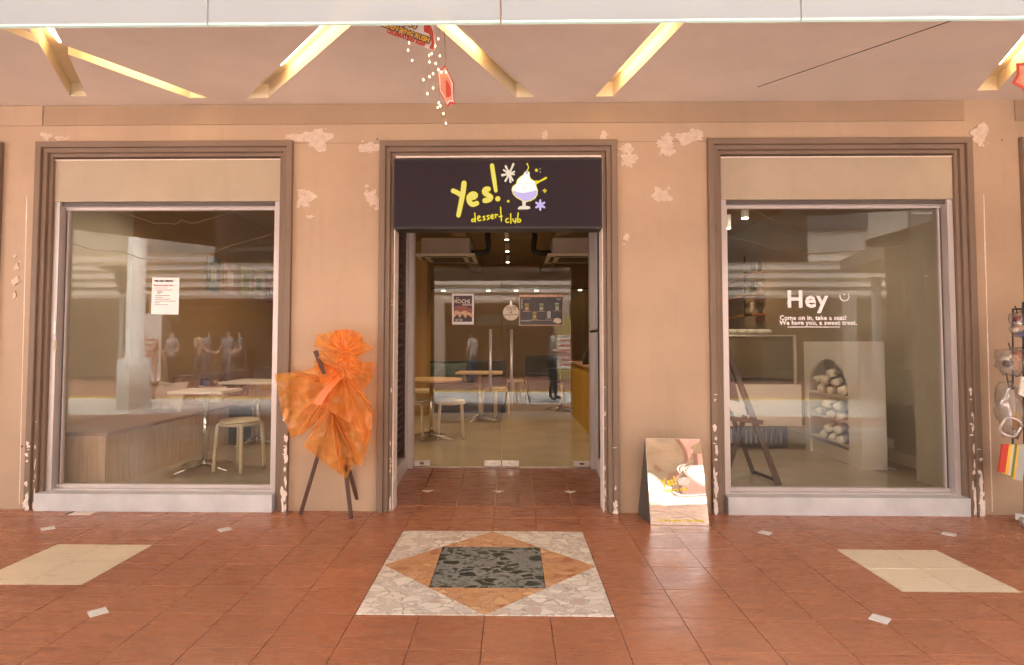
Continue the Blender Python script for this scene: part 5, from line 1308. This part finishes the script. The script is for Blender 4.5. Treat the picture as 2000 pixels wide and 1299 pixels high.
def person(label, x, y, face, shirt, trousers, stride=.0, arm=.1, h=1.68, hairc='hair', bend=0.):
    s = h/1.72
    J = {'hip': (0, 0, .92), 'sp': (0, bend*.3, 1.15), 'ch': (0, bend*.7, 1.34), 'nk': (0, bend, 1.47), 'hb': (0, bend*1.2+.01, 1.56), 'ht': (0, bend*1.3+.02, 1.68)}
    E_ = [('hip', 'sp'), ('sp', 'ch'), ('ch', 'nk'), ('nk', 'hb'), ('hb', 'ht')]; RD = {'hip': (.155, .11), 'sp': (.14, .10), 'ch': (.17, .11), 'nk': (.055, .055), 'hb': (.080, .092), 'ht': (.070, .080)}
    for sg_, n_ in ((1, 'r'), (-1, 'l')):
        st = stride*sg_
        J.update({'h'+n_: (sg_*.09, 0, .86), 'k'+n_: (sg_*.10, st*.5+.02, .48), 'a'+n_: (sg_*.10, st, .08), 't'+n_: (sg_*.115, st+.15, .035), 's'+n_: (sg_*.18, bend*.8, 1.40), 'e'+n_: (sg_*.24, bend*.5-.02-st*.3, 1.13), 'w'+n_: (sg_*.22, arm+bend*.4-st*.4, .93+arm*.5), 'f'+n_: (sg_*.20, arm*1.4+bend*.4-st*.4, .84+arm*.8)})
        RD.update({'h'+n_: (.10, .10), 'k'+n_: (.062, .062), 'a'+n_: (.042, .045), 't'+n_: (.042, .03), 's'+n_: (.065, .065), 'e'+n_: (.044, .044), 'w'+n_: (.030, .030), 'f'+n_: (.034, .022)})
        E_ += [('hip', 'h'+n_), ('h'+n_, 'k'+n_), ('k'+n_, 'a'+n_), ('a'+n_, 't'+n_), ('ch', 's'+n_), ('s'+n_, 'e'+n_), ('e'+n_, 'w'+n_), ('w'+n_, 'f'+n_)]
    ks = list(J); me = bpy.data.meshes.new('p'); me.from_pydata([Vector(J[k])*s for k in ks], [(ks.index(a), ks.index(b)) for a, b in E_], []); o = bpy.data.objects.new('p', me); COL.objects.link(o)
    md = o.modifiers.new('s', 'SKIN'); o.modifiers.new('d', 'SUBSURF').levels = 1
    for i, k in enumerate(ks):
        me.skin_vertices[0].data[i].radius = (RD[k][0]*s, RD[k][1]*s)
    me.skin_vertices[0].data[0].use_root = True
    m2 = bpy.data.meshes.new_from_object(o.evaluated_get(bpy.context.evaluated_depsgraph_get())); bpy.data.objects.remove(o)
    m2.materials.clear()
    for q in ('skin', shirt, trousers, hairc, 'black'): m2.materials.append(M[q])
    for p_ in m2.polygons:
        c = p_.center/s; p_.use_smooth = True
        if c.z > 1.50: p_.material_index = 3 if (c.z > 1.63 or c.y < .0) else 0
        elif c.z > 1.44 and abs(c.x) < .06: p_.material_index = 0
        elif abs(c.x) > .175 and c.z < 1.20 and c.z > .7: p_.material_index = 0
        elif c.z > .93: p_.material_index = 1
        elif c.z > .09: p_.material_index = 2
        else: p_.material_index = 4
    m2.transform(Matrix.Translation((x, y, -.05)) @ Matrix.Rotation(face, 4, 'Z'))
    o = link('person', m2, None); tag(o, label, 'person', 'people across the street'); return o
M['shirtw'] = mat('white shirt', (.36, .34, .32), .8); M['shirtg'] = mat('grey shirt', (.25, .24, .24), .8); M['trous'] = mat('dark trousers', (.06, .055, .055), .8); M['shirtp'] = mat('peach shirt', (.55, .36, .28), .8); M['jean'] = mat('blue jeans', (.12, .14, .2), .8)
person('person in white shirt and black trousers standing in the street', .95, -6.6, -1.4, 'shirtw', 'trous', .05, .35)
person('person in grey shirt walking past the yellow banner', 1.9, -9.2, 1.2, 'shirtg', 'beigep', .25, .1)
person('person in white t-shirt with back turned at the shop', -1.25, -12.2, 2.2, 'shirtw', 'jean')
for i, (x, y, s_, t_) in enumerate(((-10.5, -12.6, 'shirtp', 'shirtp'), (-9.9, -12.3, 'shirtw', 'trous'), (-9.35, -12.8, 'shirtp', 'jean'), (-8.9, -12.4, 'shirtg', 'bluep'), (-8.45, -12.7, 'shirtg', 'jean'), (-7.9, -12.3, 'bluep', 'trous'))):
    person(['person in peach clothes at the left end of the queue', 'person in white t-shirt queuing second from left', 'person in peach top and jeans in the queue', 'person in grey patterned top in the middle of the queue', 'person in grey shirt and jeans queuing on the right', 'person in dark clothes at the right end of the queue'][i], x, y, (1.5, .4, 1.8, 4.6, .2, 1.3)[i], s_, t_, .03*i, .15)
